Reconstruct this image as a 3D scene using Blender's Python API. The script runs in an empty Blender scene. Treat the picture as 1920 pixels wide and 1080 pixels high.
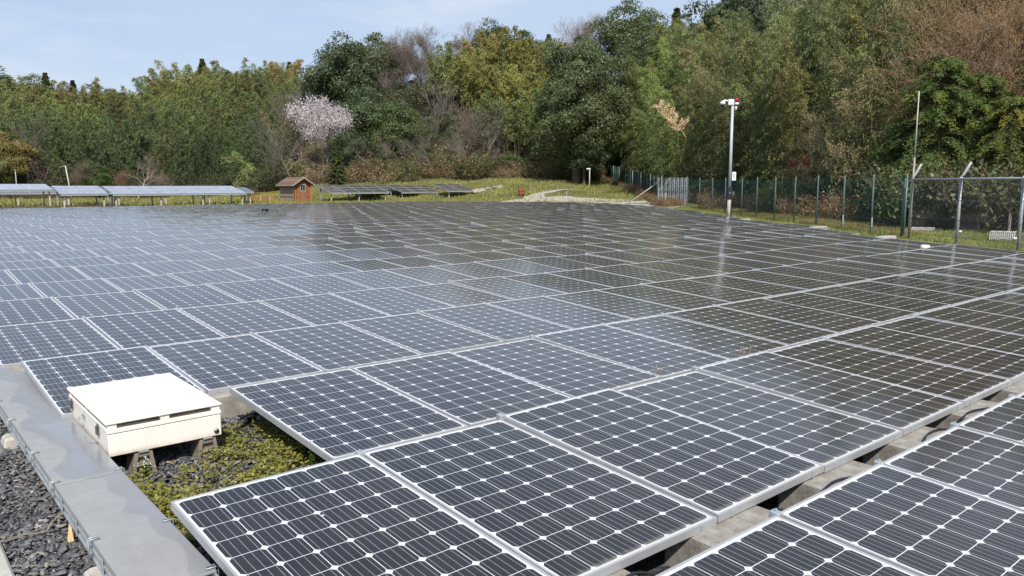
import bpy, math, random
import numpy as np
from mathutils import Vector, Matrix
PI = math.pi
rad = math.radians
S = bpy.context.scene
COL = S.collection

# ------------------------------------------------------------------ camera, sky, sun, exposure
FPX, YAW, PITCH = 1455.0, 0.7021, -0.1332
CAM = np.array([-0.774, -0.134, 1.588])
cd = bpy.data.cameras.new('camera')
cam = bpy.data.objects.new('camera', cd); COL.objects.link(cam)
cd.sensor_width = 36.0; cd.lens = FPX / 1920 * 36.0
cd.clip_start = 0.05; cd.clip_end = 3000
cam.location = CAM
cam.rotation_euler = (PI / 2 + PITCH, 0, -YAW)
S.camera = cam

SUN_EL = rad(47); SUN_D = Vector((-0.50, -0.86)).normalized()
SUN = Vector((SUN_D.x * math.cos(SUN_EL), SUN_D.y * math.cos(SUN_EL), math.sin(SUN_EL)))
sl = bpy.data.lights.new('sun', 'SUN'); sl.energy = 4.7; sl.angle = rad(0.6); sl.color = (1.0, 0.955, 0.89)
so = bpy.data.objects.new('sun', sl); COL.objects.link(so)
so.rotation_euler = SUN.to_track_quat('Z', 'Y').to_euler()

w = bpy.data.worlds.new('World'); S.world = w; w.use_nodes = True
nt = w.node_tree; N = nt.nodes; Lk = nt.links; N.clear()
sky = N.new('ShaderNodeTexSky'); sky.sky_type = 'NISHITA'; sky.sun_disc = False
sky.sun_elevation = SUN_EL; sky.sun_rotation = math.atan2(SUN_D.x, SUN_D.y)
sky.air_density = 1.0; sky.dust_density = 0.6; sky.ozone_density = 1.5; sky.altitude = 100
tc = N.new('ShaderNodeTexCoord')
def wnoise(scale, detail, sc, rot, lo, hi):
    mp = N.new('ShaderNodeMapping'); mp.inputs['Scale'].default_value = sc; mp.inputs['Rotation'].default_value = rot
    nz = N.new('ShaderNodeTexNoise'); nz.inputs['Scale'].default_value = scale; nz.inputs['Detail'].default_value = detail
    nz.inputs['Roughness'].default_value = 0.6
    Lk.new(tc.outputs['Generated'], mp.inputs['Vector']); Lk.new(mp.outputs[0], nz.inputs['Vector'])
    mr = N.new('ShaderNodeMapRange'); mr.interpolation_type = 'SMOOTHSTEP'
    mr.inputs['From Min'].default_value = lo; mr.inputs['From Max'].default_value = hi
    Lk.new(nz.outputs['Fac'], mr.inputs['Value'])
    return mr.outputs[0]
c1 = wnoise(2.6, 7, (1, 1, 4.5), (0.15, 0.1, 0.3), 0.50, 0.78)
c2 = wnoise(1.1, 3, (1, 1, 2.2), (0.0, 0.2, 1.1), 0.38, 0.75)
ma = N.new('ShaderNodeMath'); ma.operation = 'MULTIPLY_ADD'; ma.inputs[1].default_value = 0.62; ma.inputs[2].default_value = 0.0
mb = N.new('ShaderNodeMath'); mb.operation = 'MULTIPLY_ADD'; mb.inputs[1].default_value = 0.34
Lk.new(c1, ma.inputs[0]); Lk.new(c2, mb.inputs[0]); Lk.new(ma.outputs[0], mb.inputs[2])
mx = N.new('ShaderNodeMix'); mx.data_type = 'RGBA'; mx.inputs['B'].default_value = (6.3, 6.75, 7.5, 1)
Lk.new(mb.outputs[0], mx.inputs['Factor']); 
hz = N.new('ShaderNodeMix'); hz.data_type = 'RGBA'; hz.inputs['Factor'].default_value = 0.68; hz.inputs['B'].default_value = (4.1, 5.15, 6.9, 1)   # thin even high haze over the whole sky
sx = N.new('ShaderNodeSeparateXYZ'); Lk.new(tc.outputs['Generated'], sx.inputs[0])
hr = N.new('ShaderNodeMapRange'); hr.interpolation_type = 'SMOOTHSTEP'
for k_, v_ in (('From Min', 0.10), ('From Max', 0.75), ('To Min', 0.80), ('To Max', 0.22)): hr.inputs[k_].default_value = v_
Lk.new(sx.outputs[2], hr.inputs['Value']); Lk.new(hr.outputs[0], hz.inputs['Factor'])
Lk.new(sky.outputs[0], hz.inputs['A']); Lk.new(hz.outputs['Result'], mx.inputs['A'])
bg = N.new('ShaderNodeBackground'); bg.inputs['Strength'].default_value = 0.115
Lk.new(mx.outputs['Result'], bg.inputs['Color'])
wo = N.new('ShaderNodeOutputWorld'); Lk.new(bg.outputs[0], wo.inputs['Surface'])

S.view_settings.view_transform = 'Standard'; S.view_settings.look = 'None'
S.view_settings.exposure = 0.15; S.view_settings.gamma = 1.0
S.view_settings.use_curve_mapping = False
S.render.engine = 'CYCLES'
S.cycles.max_bounces = 6; S.cycles.transparent_max_bounces = 8; S.cycles.diffuse_bounces = 2
S.cycles.glossy_bounces = 3; S.cycles.transmission_bounces = 3
S.cycles.caustics_reflective = False; S.cycles.caustics_refractive = False
S.cycles.use_denoising = True

# ------------------------------------------------------------------ helpers: places
def az_of(px): return YAW + math.atan((px - 960) / FPX)
def at(px, d):
    a = az_of(px); return CAM[0] + d * math.sin(a), CAM[1] + d * math.cos(a)
_fw = np.array([math.sin(YAW) * math.cos(PITCH), math.cos(YAW) * math.cos(PITCH), math.sin(PITCH)])
_rt = np.array([math.cos(YAW), -math.sin(YAW), 0]); _up = np.cross(_rt, _fw)
def onz(px, py, z):
    d = _fw + _rt * (px - 960) / FPX + _up * (540 - py) / FPX
    return CAM + d * (z - CAM[2]) / d[2]
def project(P):
    d = np.asarray(P) - CAM; z = d @ _fw
    return np.stack([960 + FPX * (d @ _rt) / z, 540 - FPX * (d @ _up) / z, z], -1)

# terrain profile: bearing, flat to d0, forest edge at d1 with height z1, hill top at d2 with height z2
TB = np.array([
 (-30, 68, 112, 0.0, 212, 11.0), (5, 68, 112, 0.0, 212, 11.0), (11, 68, 111, 0.0, 211, 11.0), (16, 68, 110, 0.0, 210, 13.5), (23, 72, 105, 0.8, 205, 16.0),
 (26.5, 82, 96, 1.9, 125, 11), (33, 81, 96, 2.4, 122, 13), (37.5, 77, 96, 2.5, 122, 14.5), (40, 68, 95, 2.4, 122, 14.5), (44, 63, 95, 2.4, 122, 13),
 (47.3, 60, 106, 2.2, 128, 15.5), (50.9, 54, 68, 0.15, 112, 12), (56, 44, 57, 0.0, 100, 9), (62, 32, 44, 0.0, 85, 5),
 (68, 26, 36, 0.0, 75, 4.5), (75, 22.6, 30, 0.0, 70, 4), (105, 20, 30, 0.0, 70, 2), (130, 30, 60, -.25, 90, -.25), (300, 30, 60, -.25, 90, -.25)])
def sm(t): t = np.clip(t, 0, 1); return t * t * (3 - 2 * t)
def terr(x, y):
    x = np.asarray(x, float); y = np.asarray(y, float)
    dx, dy = x - CAM[0], y - CAM[1]; d = np.hypot(dx, dy); a = np.degrees(np.arctan2(dx, dy))
    a = np.where(a < -60, a + 360, a)
    d0, d1, z1, d2, z2 = [np.interp(a, TB[:, 0], TB[:, i]) for i in range(1, 6)]
    h = -0.25 + (z1 + 0.25) * np.clip((d - d0) / (d1 - d0), 0, 1) ** 1.15
    h = h + (z2 - z1) * sm((d - d1) / (d2 - d1))
    far = np.clip((d - d0) / 6, 0, 1)
    h = h + far * (0.05 * np.sin(x * 0.7 + 1.3) * np.cos(y * 0.55) + 0.025 * np.sin(x * 1.9) * np.sin(y * 1.7 + .5))
    return h
def tz(x, y): return float(terr(x, y))

# ------------------------------------------------------------------ helpers: materials
class NT:
    def __init__(s, name):
        s.m = bpy.data.materials.new(name); s.m.use_nodes = True
        s.t = s.m.node_tree; s.n = s.t.nodes; s.b = s.n['Principled BSDF']; s.out = s.n['Material Output']
    def new(s, t, **kw):
        n = s.n.new(t)
        for k, v in kw.items(): setattr(n, k, v)
        return n
    def link(s, a, b): s.t.links.new(a, b)
    def setin(s, sock, v):
        if hasattr(v, 'is_output'): s.link(v, sock)
        elif v is not None: sock.default_value = v
    def math(s, op, a, b=None, c=None, clamp=False):
        n = s.new('ShaderNodeMath', operation=op); n.use_clamp = clamp
        for i, v in enumerate((a, b, c)): s.setin(n.inputs[i], v)
        return n.outputs[0]
    def mix(s, f, a, b, blend='MIX'):
        n = s.new('ShaderNodeMix', data_type='RGBA', blend_type=blend)
        for k, v in (('Factor', f), ('A', a), ('B', b)):
            if isinstance(v, tuple) and len(v) == 3: v = (*v, 1)
            s.setin(n.inputs[k], v)
        return n.outputs['Result']
    def noise(s, scale, detail=4, rough=0.55, vec=None, out='Fac', dim=None):
        n = s.new('ShaderNodeTexNoise'); n.inputs['Scale'].default_value = scale; n.inputs['Detail'].default_value = detail
        n.inputs['Roughness'].default_value = rough
        s.link(vec if vec is not None else s.pos(), n.inputs['Vector'])
        return n.outputs[out]
    def pos(s):
        if not hasattr(s, '_g'): s._g = s.new('ShaderNodeNewGeometry')
        return s._g.outputs['Position']
    def obj(s):
        if not hasattr(s, '_tc'): s._tc = s.new('ShaderNodeTexCoord')
        return s._tc.outputs['Object']
    def rng(s, v, a, b, c=0.0, d=1.0, smooth=False):
        n = s.new('ShaderNodeMapRange')
        if smooth: n.interpolation_type = 'SMOOTHSTEP'
        s.setin(n.inputs['Value'], v)
        for k, x in (('From Min', a), ('From Max', b), ('To Min', c), ('To Max', d)): n.inputs[k].default_value = x
        return n.outputs[0]
    def scale(s, vec, sc):
        n = s.new('ShaderNodeMapping'); n.inputs['Scale'].default_value = sc; s.link(vec, n.inputs['Vector']); return n.outputs[0]
    def bump(s, h, strength=0.3, dist=0.02):
        n = s.new('ShaderNodeBump'); n.inputs['Strength'].default_value = strength; n.inputs['Distance'].default_value = dist
        s.link(h, n.inputs['Height']); s.link(n.outputs[0], s.b.inputs['Normal'])
    def base(s, c, rough=None, metal=None):
        if isinstance(c, tuple) and len(c) == 3: c = (*c, 1)
        s.setin(s.b.inputs['Base Color'], c)
        if rough is not None: s.setin(s.b.inputs['Roughness'], rough)
        if metal is not None: s.b.inputs['Metallic'].default_value = metal
        return s

def plain(name, c, rough=0.6, metal=0.0, var=0.12, scale=8.0, bump=0.0):
    t = NT(name); n = t.noise(scale, 5, 0.6, vec=t.obj())
    f = t.rng(n, 0.3, 0.7, 1 - var, 1 + var)
    t.base(t.mix(1.0, c, t.new_comb(f) if hasattr(t, 'new_comb') else f, 'MULTIPLY'), rough, metal)
    if bump: t.bump(n, bump, 0.01)
    return t.m

M = {}
M['alu'] = plain('anodised_aluminium', (0.42, 0.425, 0.435), 0.42, 0.2, 0.08, 6)
M['galv'] = plain('galvanised_steel', (0.42, 0.46, 0.48), 0.45, 0.35, 0.18, 14)
M['post_grey'] = plain('galvanised_post', (0.40, 0.42, 0.43), 0.5, 0.2, 0.15, 10)
M['pole_white'] = plain('pale_pole_paint', (0.44, 0.47, 0.49), 0.45, 0.0, 0.08, 5)
M['white'] = plain('white_plastic', (0.78, 0.78, 0.76), 0.4, 0.0, 0.05, 6)
M['cream'] = plain('cream_enamel', (0.86, 0.82, 0.75), 0.38, 0.0, 0.05, 5)
def enamel():
    t = NT('stained_cream_enamel'); p = t.obj()
    st = t.noise(1, 5, 0.65, t.scale(p, (26, 26, 2.2))); n = t.noise(6, 5, 0.6, p); n2 = t.noise(60, 2, 0.5, p); sp = t.new('ShaderNodeSeparateXYZ'); t.link(p, sp.inputs[0])
    c = t.mix(t.rng(n, 0.35, 0.7, 0, 0.5), (0.87, 0.81, 0.72), (0.80, 0.73, 0.62))
    c = t.mix(t.rng(st, 0.56, 0.75, 0, 0.45), c, (0.55, 0.46, 0.35))
    c = t.mix(t.math('MULTIPLY', t.rng(sp.outputs[2], -0.085, -0.045, 0.8, 0.0), t.rng(n, 0.35, 0.6)), c, (0.42, 0.27, 0.16))
    c = t.mix(t.rng(n2, 0.70, 0.74, 0, 0.5), c, (0.35, 0.25, 0.18)); t.base(c, 0.42); return t.m
M['cream'] = enamel()
M['black'] = plain('black_plastic', (0.02, 0.02, 0.022), 0.45, 0.0, 0.2, 10)
M['red'] = plain('red_lens', (0.35, 0.02, 0.025), 0.25, 0.0, 0.1, 10)
M['steel'] = plain('dark_latch_steel', (0.22, 0.22, 0.22), 0.35, 0.8, 0.2, 30)
M['green_post'] = plain('green_coated_steel', (0.085, 0.145, 0.135), 0.4, 0.0, 0.15, 12)
M['green_wire'] = plain('green_coated_wire', (0.02, 0.075, 0.065), 0.5, 0.0, 0.1, 12)
M['wood_stake'] = plain('weathered_stake_wood', (0.32, 0.28, 0.23), 0.8, 0.0, 0.25, 20)
M['split_wood'] = plain('fresh_split_wood', (0.55, 0.38, 0.19), 0.75, 0.0, 0.2, 40)
M['dry_stem'] = plain('dry_stem', (0.33, 0.26, 0.19), 0.85, 0.0, 0.25, 30)
M['rock'] = plain('pale_rock', (0.36, 0.31, 0.25), 0.9, 0.0, 0.2, 6, 0.5)
M['orange'] = plain('orange_net', (0.55, 0.13, 0.06), 0.7, 0.0, 0.2, 9)

M['foot'] = plain('stained_brown_concrete', (0.22, 0.185, 0.145), 0.92, 0, 0.35, 14, 0.4)
def concrete(name, c, dark):
    t = NT(name); p = t.obj()
    n1 = t.noise(9, 6, 0.65, p); n2 = t.noise(70, 3, 0.6, p)
    col = t.mix(t.rng(n1, 0.38, 0.66), c, dark)
    col = t.mix(t.rng(n2, 0.55, 0.72, 0, 0.55), col, tuple(x * 0.55 for x in c))
    t.base(col, 0.92); t.bump(n2, 0.45, 0.006); return t.m
M['concrete'] = concrete('weathered_concrete', (0.36, 0.34, 0.30), (0.20, 0.175, 0.145))
M['concrete_pale'] = concrete('pale_concrete', (0.50, 0.48, 0.43), (0.36, 0.33, 0.28))

# panel glass: 6 x 10 square cells with clipped corners on a white back sheet, bus bars, dust along the low edge
PW, PL = 1.006, 1.65
def cell_material(name='solar_cell_glass', veil=1.0, ior=1.56, veil_col=(0.42, 0.38, 0.31)):
    t = NT(name)
    uv = t.new('ShaderNodeUVMap'); uv.uv_map = 'UVMap'
    sp = t.new('ShaderNodeSeparateXYZ'); t.link(uv.outputs[0], sp.inputs[0])
    U, V = sp.outputs[0], sp.outputs[1]
    mxx, myy = 0.022, 0.027
    cw, ch = (PW - 2 * mxx) / 6, (PL - 2 * myy) / 10
    cu = t.math('DIVIDE', t.math('SUBTRACT', U, mxx), cw); cv = t.math('DIVIDE', t.math('SUBTRACT', V, myy), ch)
    fu = t.math('ABSOLUTE', t.math('SUBTRACT', t.math('FRACT', cu), 0.5)); fv = t.math('ABSOLUTE', t.math('SUBTRACT', t.math('FRACT', cv), 0.5))
    inx = t.math('MULTIPLY', t.math('GREATER_THAN', cu, 0), t.math('LESS_THAN', cu, 6))
    iny = t.math('MULTIPLY', t.math('GREATER_THAN', cv, 0), t.math('LESS_THAN', cv, 10))
    inside = t.math('MULTIPLY', inx, iny)
    a = t.math('LESS_THAN', t.math('MAXIMUM', fu, fv), 0.4875)
    b = t.math('LESS_THAN', t.math('ADD', fu, fv), 0.868)
    cell = t.math('MULTIPLY', t.math('MULTIPLY', a, b), inside)
    su = t.math('SUBTRACT', t.math('FRACT', cu), 0.5)
    bars = None
    for off in (-0.335, -0.02, 0.0, 0.325) if False else (-0.36, -0.12, 0.12, 0.36):
        d = t.math('LESS_THAN', t.math('ABSOLUTE', t.math('SUBTRACT', su, off)), 0.0075)
        bars = d if bars is None else t.math('MAXIMUM', bars, d)
    oi = t.new('ShaderNodeObjectInfo')
    # each cell its own slight shade
    cid = t.new('ShaderNodeCombineXYZ'); t.link(t.math('FLOOR', cu), cid.inputs[0]); t.link(t.math('FLOOR', cv), cid.inputs[1])
    t.link(oi.outputs['Random'], cid.inputs[2])
    wn = t.new('ShaderNodeTexWhiteNoise'); t.link(cid.outputs[0], wn.inputs['Vector'])
    shade = t.math('ADD', t.rng(wn.outputs['Value'], 0, 1, 0.82, 1.18), t.rng(oi.outputs['Random'], 0, 1, -0.28, 0.28))
    cc = t.mix(oi.outputs['Random'], (0.0085, 0.0078, 0.0108), (0.0118, 0.0100, 0.0106))
    cc = t.mix(1.0, cc, shade, 'MULTIPLY')
    cc = t.mix(t.math('MULTIPLY', bars, 0.75), cc, (0.40, 0.41, 0.43))
    col = t.mix(cell, (0.72, 0.73, 0.74), cc)
    # dust and painted sheen: thin film everywhere, specks, and tan silt along the lower edge
    P = t.pos()
    n1 = t.noise(2.3, 5, 0.6, P); n2 = t.noise(160, 2, 0.6, P); n3 = t.noise(17, 4, 0.65, P)
    lw = t.new('ShaderNodeVectorMath', operation='DOT_PRODUCT'); t.link(t._g.outputs['Incoming'], lw.inputs[0]); t.link(t._g.outputs['Normal'], lw.inputs[1])
    thick = t.math('DIVIDE', t.rng(n1, 0.3, 0.75, 0.006 * veil, 0.020 * veil), t.math('MAXIMUM', t.math('ABSOLUTE', lw.outputs['Value']), 0.03))   # dust film, denser at a glancing angle; veil also paints in sky sheen
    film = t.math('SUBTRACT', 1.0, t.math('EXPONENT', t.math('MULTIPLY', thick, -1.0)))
    specks = t.math('MULTIPLY', t.rng(n2, 0.66, 0.74), 0.22)
    silt = t.math('MULTIPLY', t.rng(t.math('SUBTRACT', V, t.math('MULTIPLY', n3, 0.07)), -0.03, 0.035, 0.6, 0.0, True), t.rng(n2, 0.25, 0.6, 0.35, 1))
    dust = t.math('MAXIMUM', t.math('ADD', film, t.math('MULTIPLY', specks, t.rng(n3, 0.35, 0.7))), silt)
    col = t.mix(dust, col, veil_col)
    vd = t.new('ShaderNodeTexVoronoi'); vd.inputs['Scale'].default_value = 2.6; t.link(P, vd.inputs['Vector'])
    vs = t.new('ShaderNodeSeparateColor'); t.link(vd.outputs['Color'], vs.inputs[0])
    drop = t.math('MULTIPLY', t.math('LESS_THAN', t.math('ADD', vd.outputs['Distance'], t.math('MULTIPLY', n3, 0.02)), 0.036), t.math('GREATER_THAN', vs.outputs[0], 0.86))
    col = t.mix(t.math('MULTIPLY', drop, 0.8), col, (0.60, 0.58, 0.52))
    t.base(col, t.math('ADD', t.rng(n1, 0.3, 0.7, 0.10, 0.15), t.math('MULTIPLY', silt, 0.4)))
    t.b.inputs['IOR'].default_value = ior
    wb = t.noise(1.7, 2, 0.5, P)
    bp = t.new('ShaderNodeBump'); bp.inputs['Strength'].default_value = 0.06; bp.inputs['Distance'].default_value = 0.01
    t.link(wb, bp.inputs['Height']); t.link(bp.outputs[0], t.b.inputs['Normal'])
    return t.m
M['cells'] = cell_material(); M['cells_sky_pale'] = cell_material('sky_sheen_solar_cell_glass', 13.0, 2.1, (0.52, 0.55, 0.60))  # paler raised-table glass: sky reflection painted in as a thick bluish film

def leaf_mat(name, warm, transl=0.28, rough=0.55):
    """colour = object colour, shifted per leaf cluster by the 'tint' attribute (dark/green to pale/warm)"""
    t = NT(name); oi = t.new('ShaderNodeObjectInfo')
    at_ = t.new('ShaderNodeAttribute'); at_.attribute_name = 'tint'
    f = at_.outputs['Fac']
    base = oi.outputs['Color']
    n = t.noise(0.35, 3, 0.6)
    v = t.math('ADD', t.rng(f, 0, 1, 0.65, 1.55), t.rng(n, 0.3, 0.7, -0.18, 0.18))
    c = t.mix(1.0, base, v, 'MULTIPLY')
    c = t.mix(t.rng(f, 0.72, 1.0, 0, 0.75), c, t.mix(1.0, base, (*warm, 1), 'MULTIPLY'))
    t.base(c, rough); t.b.inputs['Specular IOR Level'].default_value = 0.35
    tr = t.new('ShaderNodeBsdfTranslucent'); t.link(c, tr.inputs['Color'])
    ms = t.new('ShaderNodeMixShader'); ms.inputs[0].default_value = transl
    t.link(t.b.outputs[0], ms.inputs[1]); t.link(tr.outputs[0], ms.inputs[2]); t.link(ms.outputs[0], t.out.inputs['Surface'])
    return t.m
M['leaf'] = leaf_mat('leaf', (1.45, 1.25, 0.75))
M['leaf_glossy'] = leaf_mat('glossy_leaf', (1.25, 1.3, 0.9), 0.18, 0.42)
M['leaf_conifer'] = leaf_mat('scale_leaf', (2.1, 1.15, 0.5), 0.2, 0.6)
M['blossom'] = leaf_mat('blossom', (1.1, 1.1, 1.1), 0.35, 0.7)
def bark_mat(name):
    t = NT(name); oi = t.new('ShaderNodeObjectInfo')
    n = t.noise(1.3, 5, 0.65); n2 = t.noise(14, 3)
    v = t.math('MULTIPLY', t.rng(n, 0.3, 0.7, 0.6, 1.3), t.rng(n2, 0.3, 0.7, 0.8, 1.2))
    t.base(t.mix(1.0, oi.outputs['Color'], v, 'MULTIPLY'), 0.85); return t.m
M['bark'] = bark_mat('bark')

def terrain_mat():
    t = NT('hill_ground'); at_ = t.new('ShaderNodeAttribute'); at_.attribute_name = 'grass'
    n1 = t.noise(0.25, 5, 0.65); n2 = t.noise(1.6, 5, 0.7); n3 = t.noise(12, 4, 0.7)
    g = t.mix(t.rng(n1, 0.35, 0.62), (0.10, 0.125, 0.028), (0.21, 0.185, 0.06))
    g = t.mix(t.rng(n2, 0.5, 0.72), g, (0.24, 0.195, 0.095))
    g = t.mix(t.rng(n3, 0.35, 0.7, 0, 0.5), g, (0.065, 0.085, 0.02))
    d = t.mix(t.rng(n2, 0.35, 0.65), (0.06, 0.045, 0.03), (0.12, 0.09, 0.055))
    mask = t.rng(t.math('ADD', at_.outputs['Fac'], t.rng(n2, 0.3, 0.7, -0.25, 0.25)), 0.35, 0.65, smooth=True)
    t.base(t.mix(mask, d, g), 0.95); t.bump(n3, 0.8, 0.12); return t.m
M['terrain'] = terrain_mat()
def gravel_mat(name, a, b, c, sc, spec=0.3):
    t = NT(name); v = t.new('ShaderNodeTexVoronoi'); v.inputs['Scale'].default_value = sc; t.link(t.pos(), v.inputs['Vector'])
    n = t.noise(1.2, 4)
    h = t.new('ShaderNodeSeparateColor'); t.link(v.outputs['Color'], h.inputs[0])
    col = t.mix(h.outputs[0], a, b); col = t.mix(t.rng(n, 0.4, 0.65), col, c)
    t.base(col, 0.85); t.b.inputs['Specular IOR Level'].default_value = spec
    t.bump(v.outputs['Distance'], 0.8, 0.03); return t.m
M['slate_bed'] = gravel_mat('slate_gravel_bed', (0.035, 0.036, 0.04), (0.09, 0.09, 0.095), (0.05, 0.047, 0.042), 34)
M['path'] = gravel_mat('pale_gravel', (0.50, 0.46, 0.40), (0.34, 0.31, 0.27), (0.42, 0.38, 0.30), 9)
def chip_mat():
    t = NT('slate_chip'); g = t.new('ShaderNodeNewGeometry')
    r = t.new('ShaderNodeValToRGB'); r.color_ramp.elements[0].color = (0.045, 0.046, 0.05, 1); r.color_ramp.elements[1].color = (0.36, 0.36, 0.37, 1)
    for p_, c in ((0.45, (0.11, 0.112, 0.12, 1)), (0.85, (0.20, 0.198, 0.195, 1)), (0.93, (0.27, 0.22, 0.165, 1))):
        e = r.color_ramp.elements.new(p_); e.color = c
    t.link(g.outputs['Random Per Island'], r.inputs[0])
    n = t.noise(90, 4)
    t.base(t.mix(t.rng(n, 0.35, 0.7, 0, 0.35), r.outputs[0], (0.13, 0.125, 0.12)), 0.6); t.bump(n, 0.3, 0.004); return t.m
M['chip'] = chip_mat()
def cover_mat():
    t = NT('duct_cover_grey'); P = t.pos(); sp = t.new('ShaderNodeSeparateXYZ'); t.link(P, sp.inputs[0])
    n = t.noise(1.6, 2, 0.5); n2 = t.noise(9, 6, 0.6); n3 = t.noise(140, 2)
    st = t.noise(1, 5, 0.6, t.scale(P, (60, 2.5, 10)))
    # rain water lying on the low right-hand side of the plates
    e = t.math('ADD', t.math('MULTIPLY', t.math('SUBTRACT', sp.outputs[0], 0.115), 4.0), t.math('MULTIPLY', t.math('SUBTRACT', n, 0.5), 2.6))
    e = t.math('ADD', e, t.math('MULTIPLY', t.math('SUBTRACT', n2, 0.5), 0.35))
    e = t.math('ADD', e, t.rng(sp.outputs[1], 4.55, 4.62, 0.0, 0.55))
    wet = t.rng(e, 0.30, 0.36, smooth=True)
    dry = t.mix(t.rng(n2, 0.3, 0.7), (0.285, 0.285, 0.285), (0.335, 0.335, 0.33)); dry = t.mix(t.rng(st, 0.5, 0.75, 0, 0.3), dry, (0.36, 0.355, 0.345))
    dry = t.mix(t.rng(n3, 0.68, 0.74, 0, 0.5), dry, (0.15, 0.14, 0.13))
    wetc = t.mix(1.0, dry, (0.84, 0.86, 0.91, 1), 'MULTIPLY')
    near = t.math('MULTIPLY', t.rng(sp.outputs[1], 4.62, 4.75, smooth=True), t.rng(sp.outputs[1], 5.75, 6.05, 1, 0, True))
    pud = t.math('MULTIPLY', near, t.rng(t.math('ADD', sp.outputs[0], t.math('MULTIPLY', t.math('SUBTRACT', n, 0.5), 0.35)), 0.12, 0.14, smooth=True))
    t.base(t.mix(wet, dry, wetc), t.math('SUBTRACT', t.rng(wet, 0, 1, 0.65, 0.48), t.math('MULTIPLY', pud, 0.38))); t.bump(n3, 0.12, 0.002); return t.m
M['cover'] = cover_mat()
def planks(name, a, b, axis, w_):
    t = NT(name); P = t.obj(); sp = t.new('ShaderNodeSeparateXYZ'); t.link(P, sp.inputs[0])
    z = t.math('DIVIDE', sp.outputs[axis], w_); fl = t.math('FLOOR', z); fr = t.math('FRACT', z)
    wn = t.new('ShaderNodeTexWhiteNoise', noise_dimensions='1D'); t.link(fl, wn.inputs['W'])
    st = t.noise(1, 6, 0.7, t.scale(P, (30, 3, 30) if axis != 2 else (3, 3, 40)))
    f = t.math('ADD', t.math('MULTIPLY', wn.outputs['Value'], 0.6), t.math('MULTIPLY', st, 0.5))
    c = t.mix(t.rng(f, 0.2, 0.9), a, b)
    c = t.mix(t.math('LESS_THAN', fr, 0.07), c, tuple(x * 0.25 for x in a)); t.base(c, 0.85); return t.m
M['plank_grey'] = planks('weathered_planks', (0.13, 0.09, 0.065), (0.36, 0.29, 0.23), 2, 0.13)
M['plank_orange'] = planks('orange_stained_planks', (0.19, 0.07, 0.032), (0.30, 0.125, 0.055), 2, 0.13)
M['door_wood'] = planks('door_boards', (0.22, 0.095, 0.05), (0.32, 0.15, 0.08), 0, 0.11)
M['post_orange'] = plain('orange_stained_post', (0.40, 0.17, 0.065), 0.7, 0, 0.2, 9)
M['roof'] = planks('brown_shingles', (0.12, 0.065, 0.042), (0.25, 0.15, 0.095), 0, 0.14)
M['trim'] = plain('pale_fascia', (0.50, 0.45, 0.40), 0.75, 0, 0.2, 8)
M['fascia'] = plain('weathered_fascia', (0.33, 0.27, 0.22), 0.8, 0, 0.25, 8)
M['gate'] = plain('bright_galvanised_gate', (0.55, 0.60, 0.60), 0.45, 0.1, 0.15, 10)
M['wire_grey'] = plain('dull_grey_wire', (0.20, 0.21, 0.21), 0.5, 0.2, 0.15, 10)
M['pane'] = plain('dark_window_pane', (0.02, 0.024, 0.03), 0.12, 0, 0.2, 5)
def rust():
    t = NT('rust'); n = t.noise(5, 5, 0.65, t.obj()); t.base(t.mix(n, (0.10, 0.035, 0.018), (0.30, 0.10, 0.035)), 0.85); return t.m
M['rust'] = rust()

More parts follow.
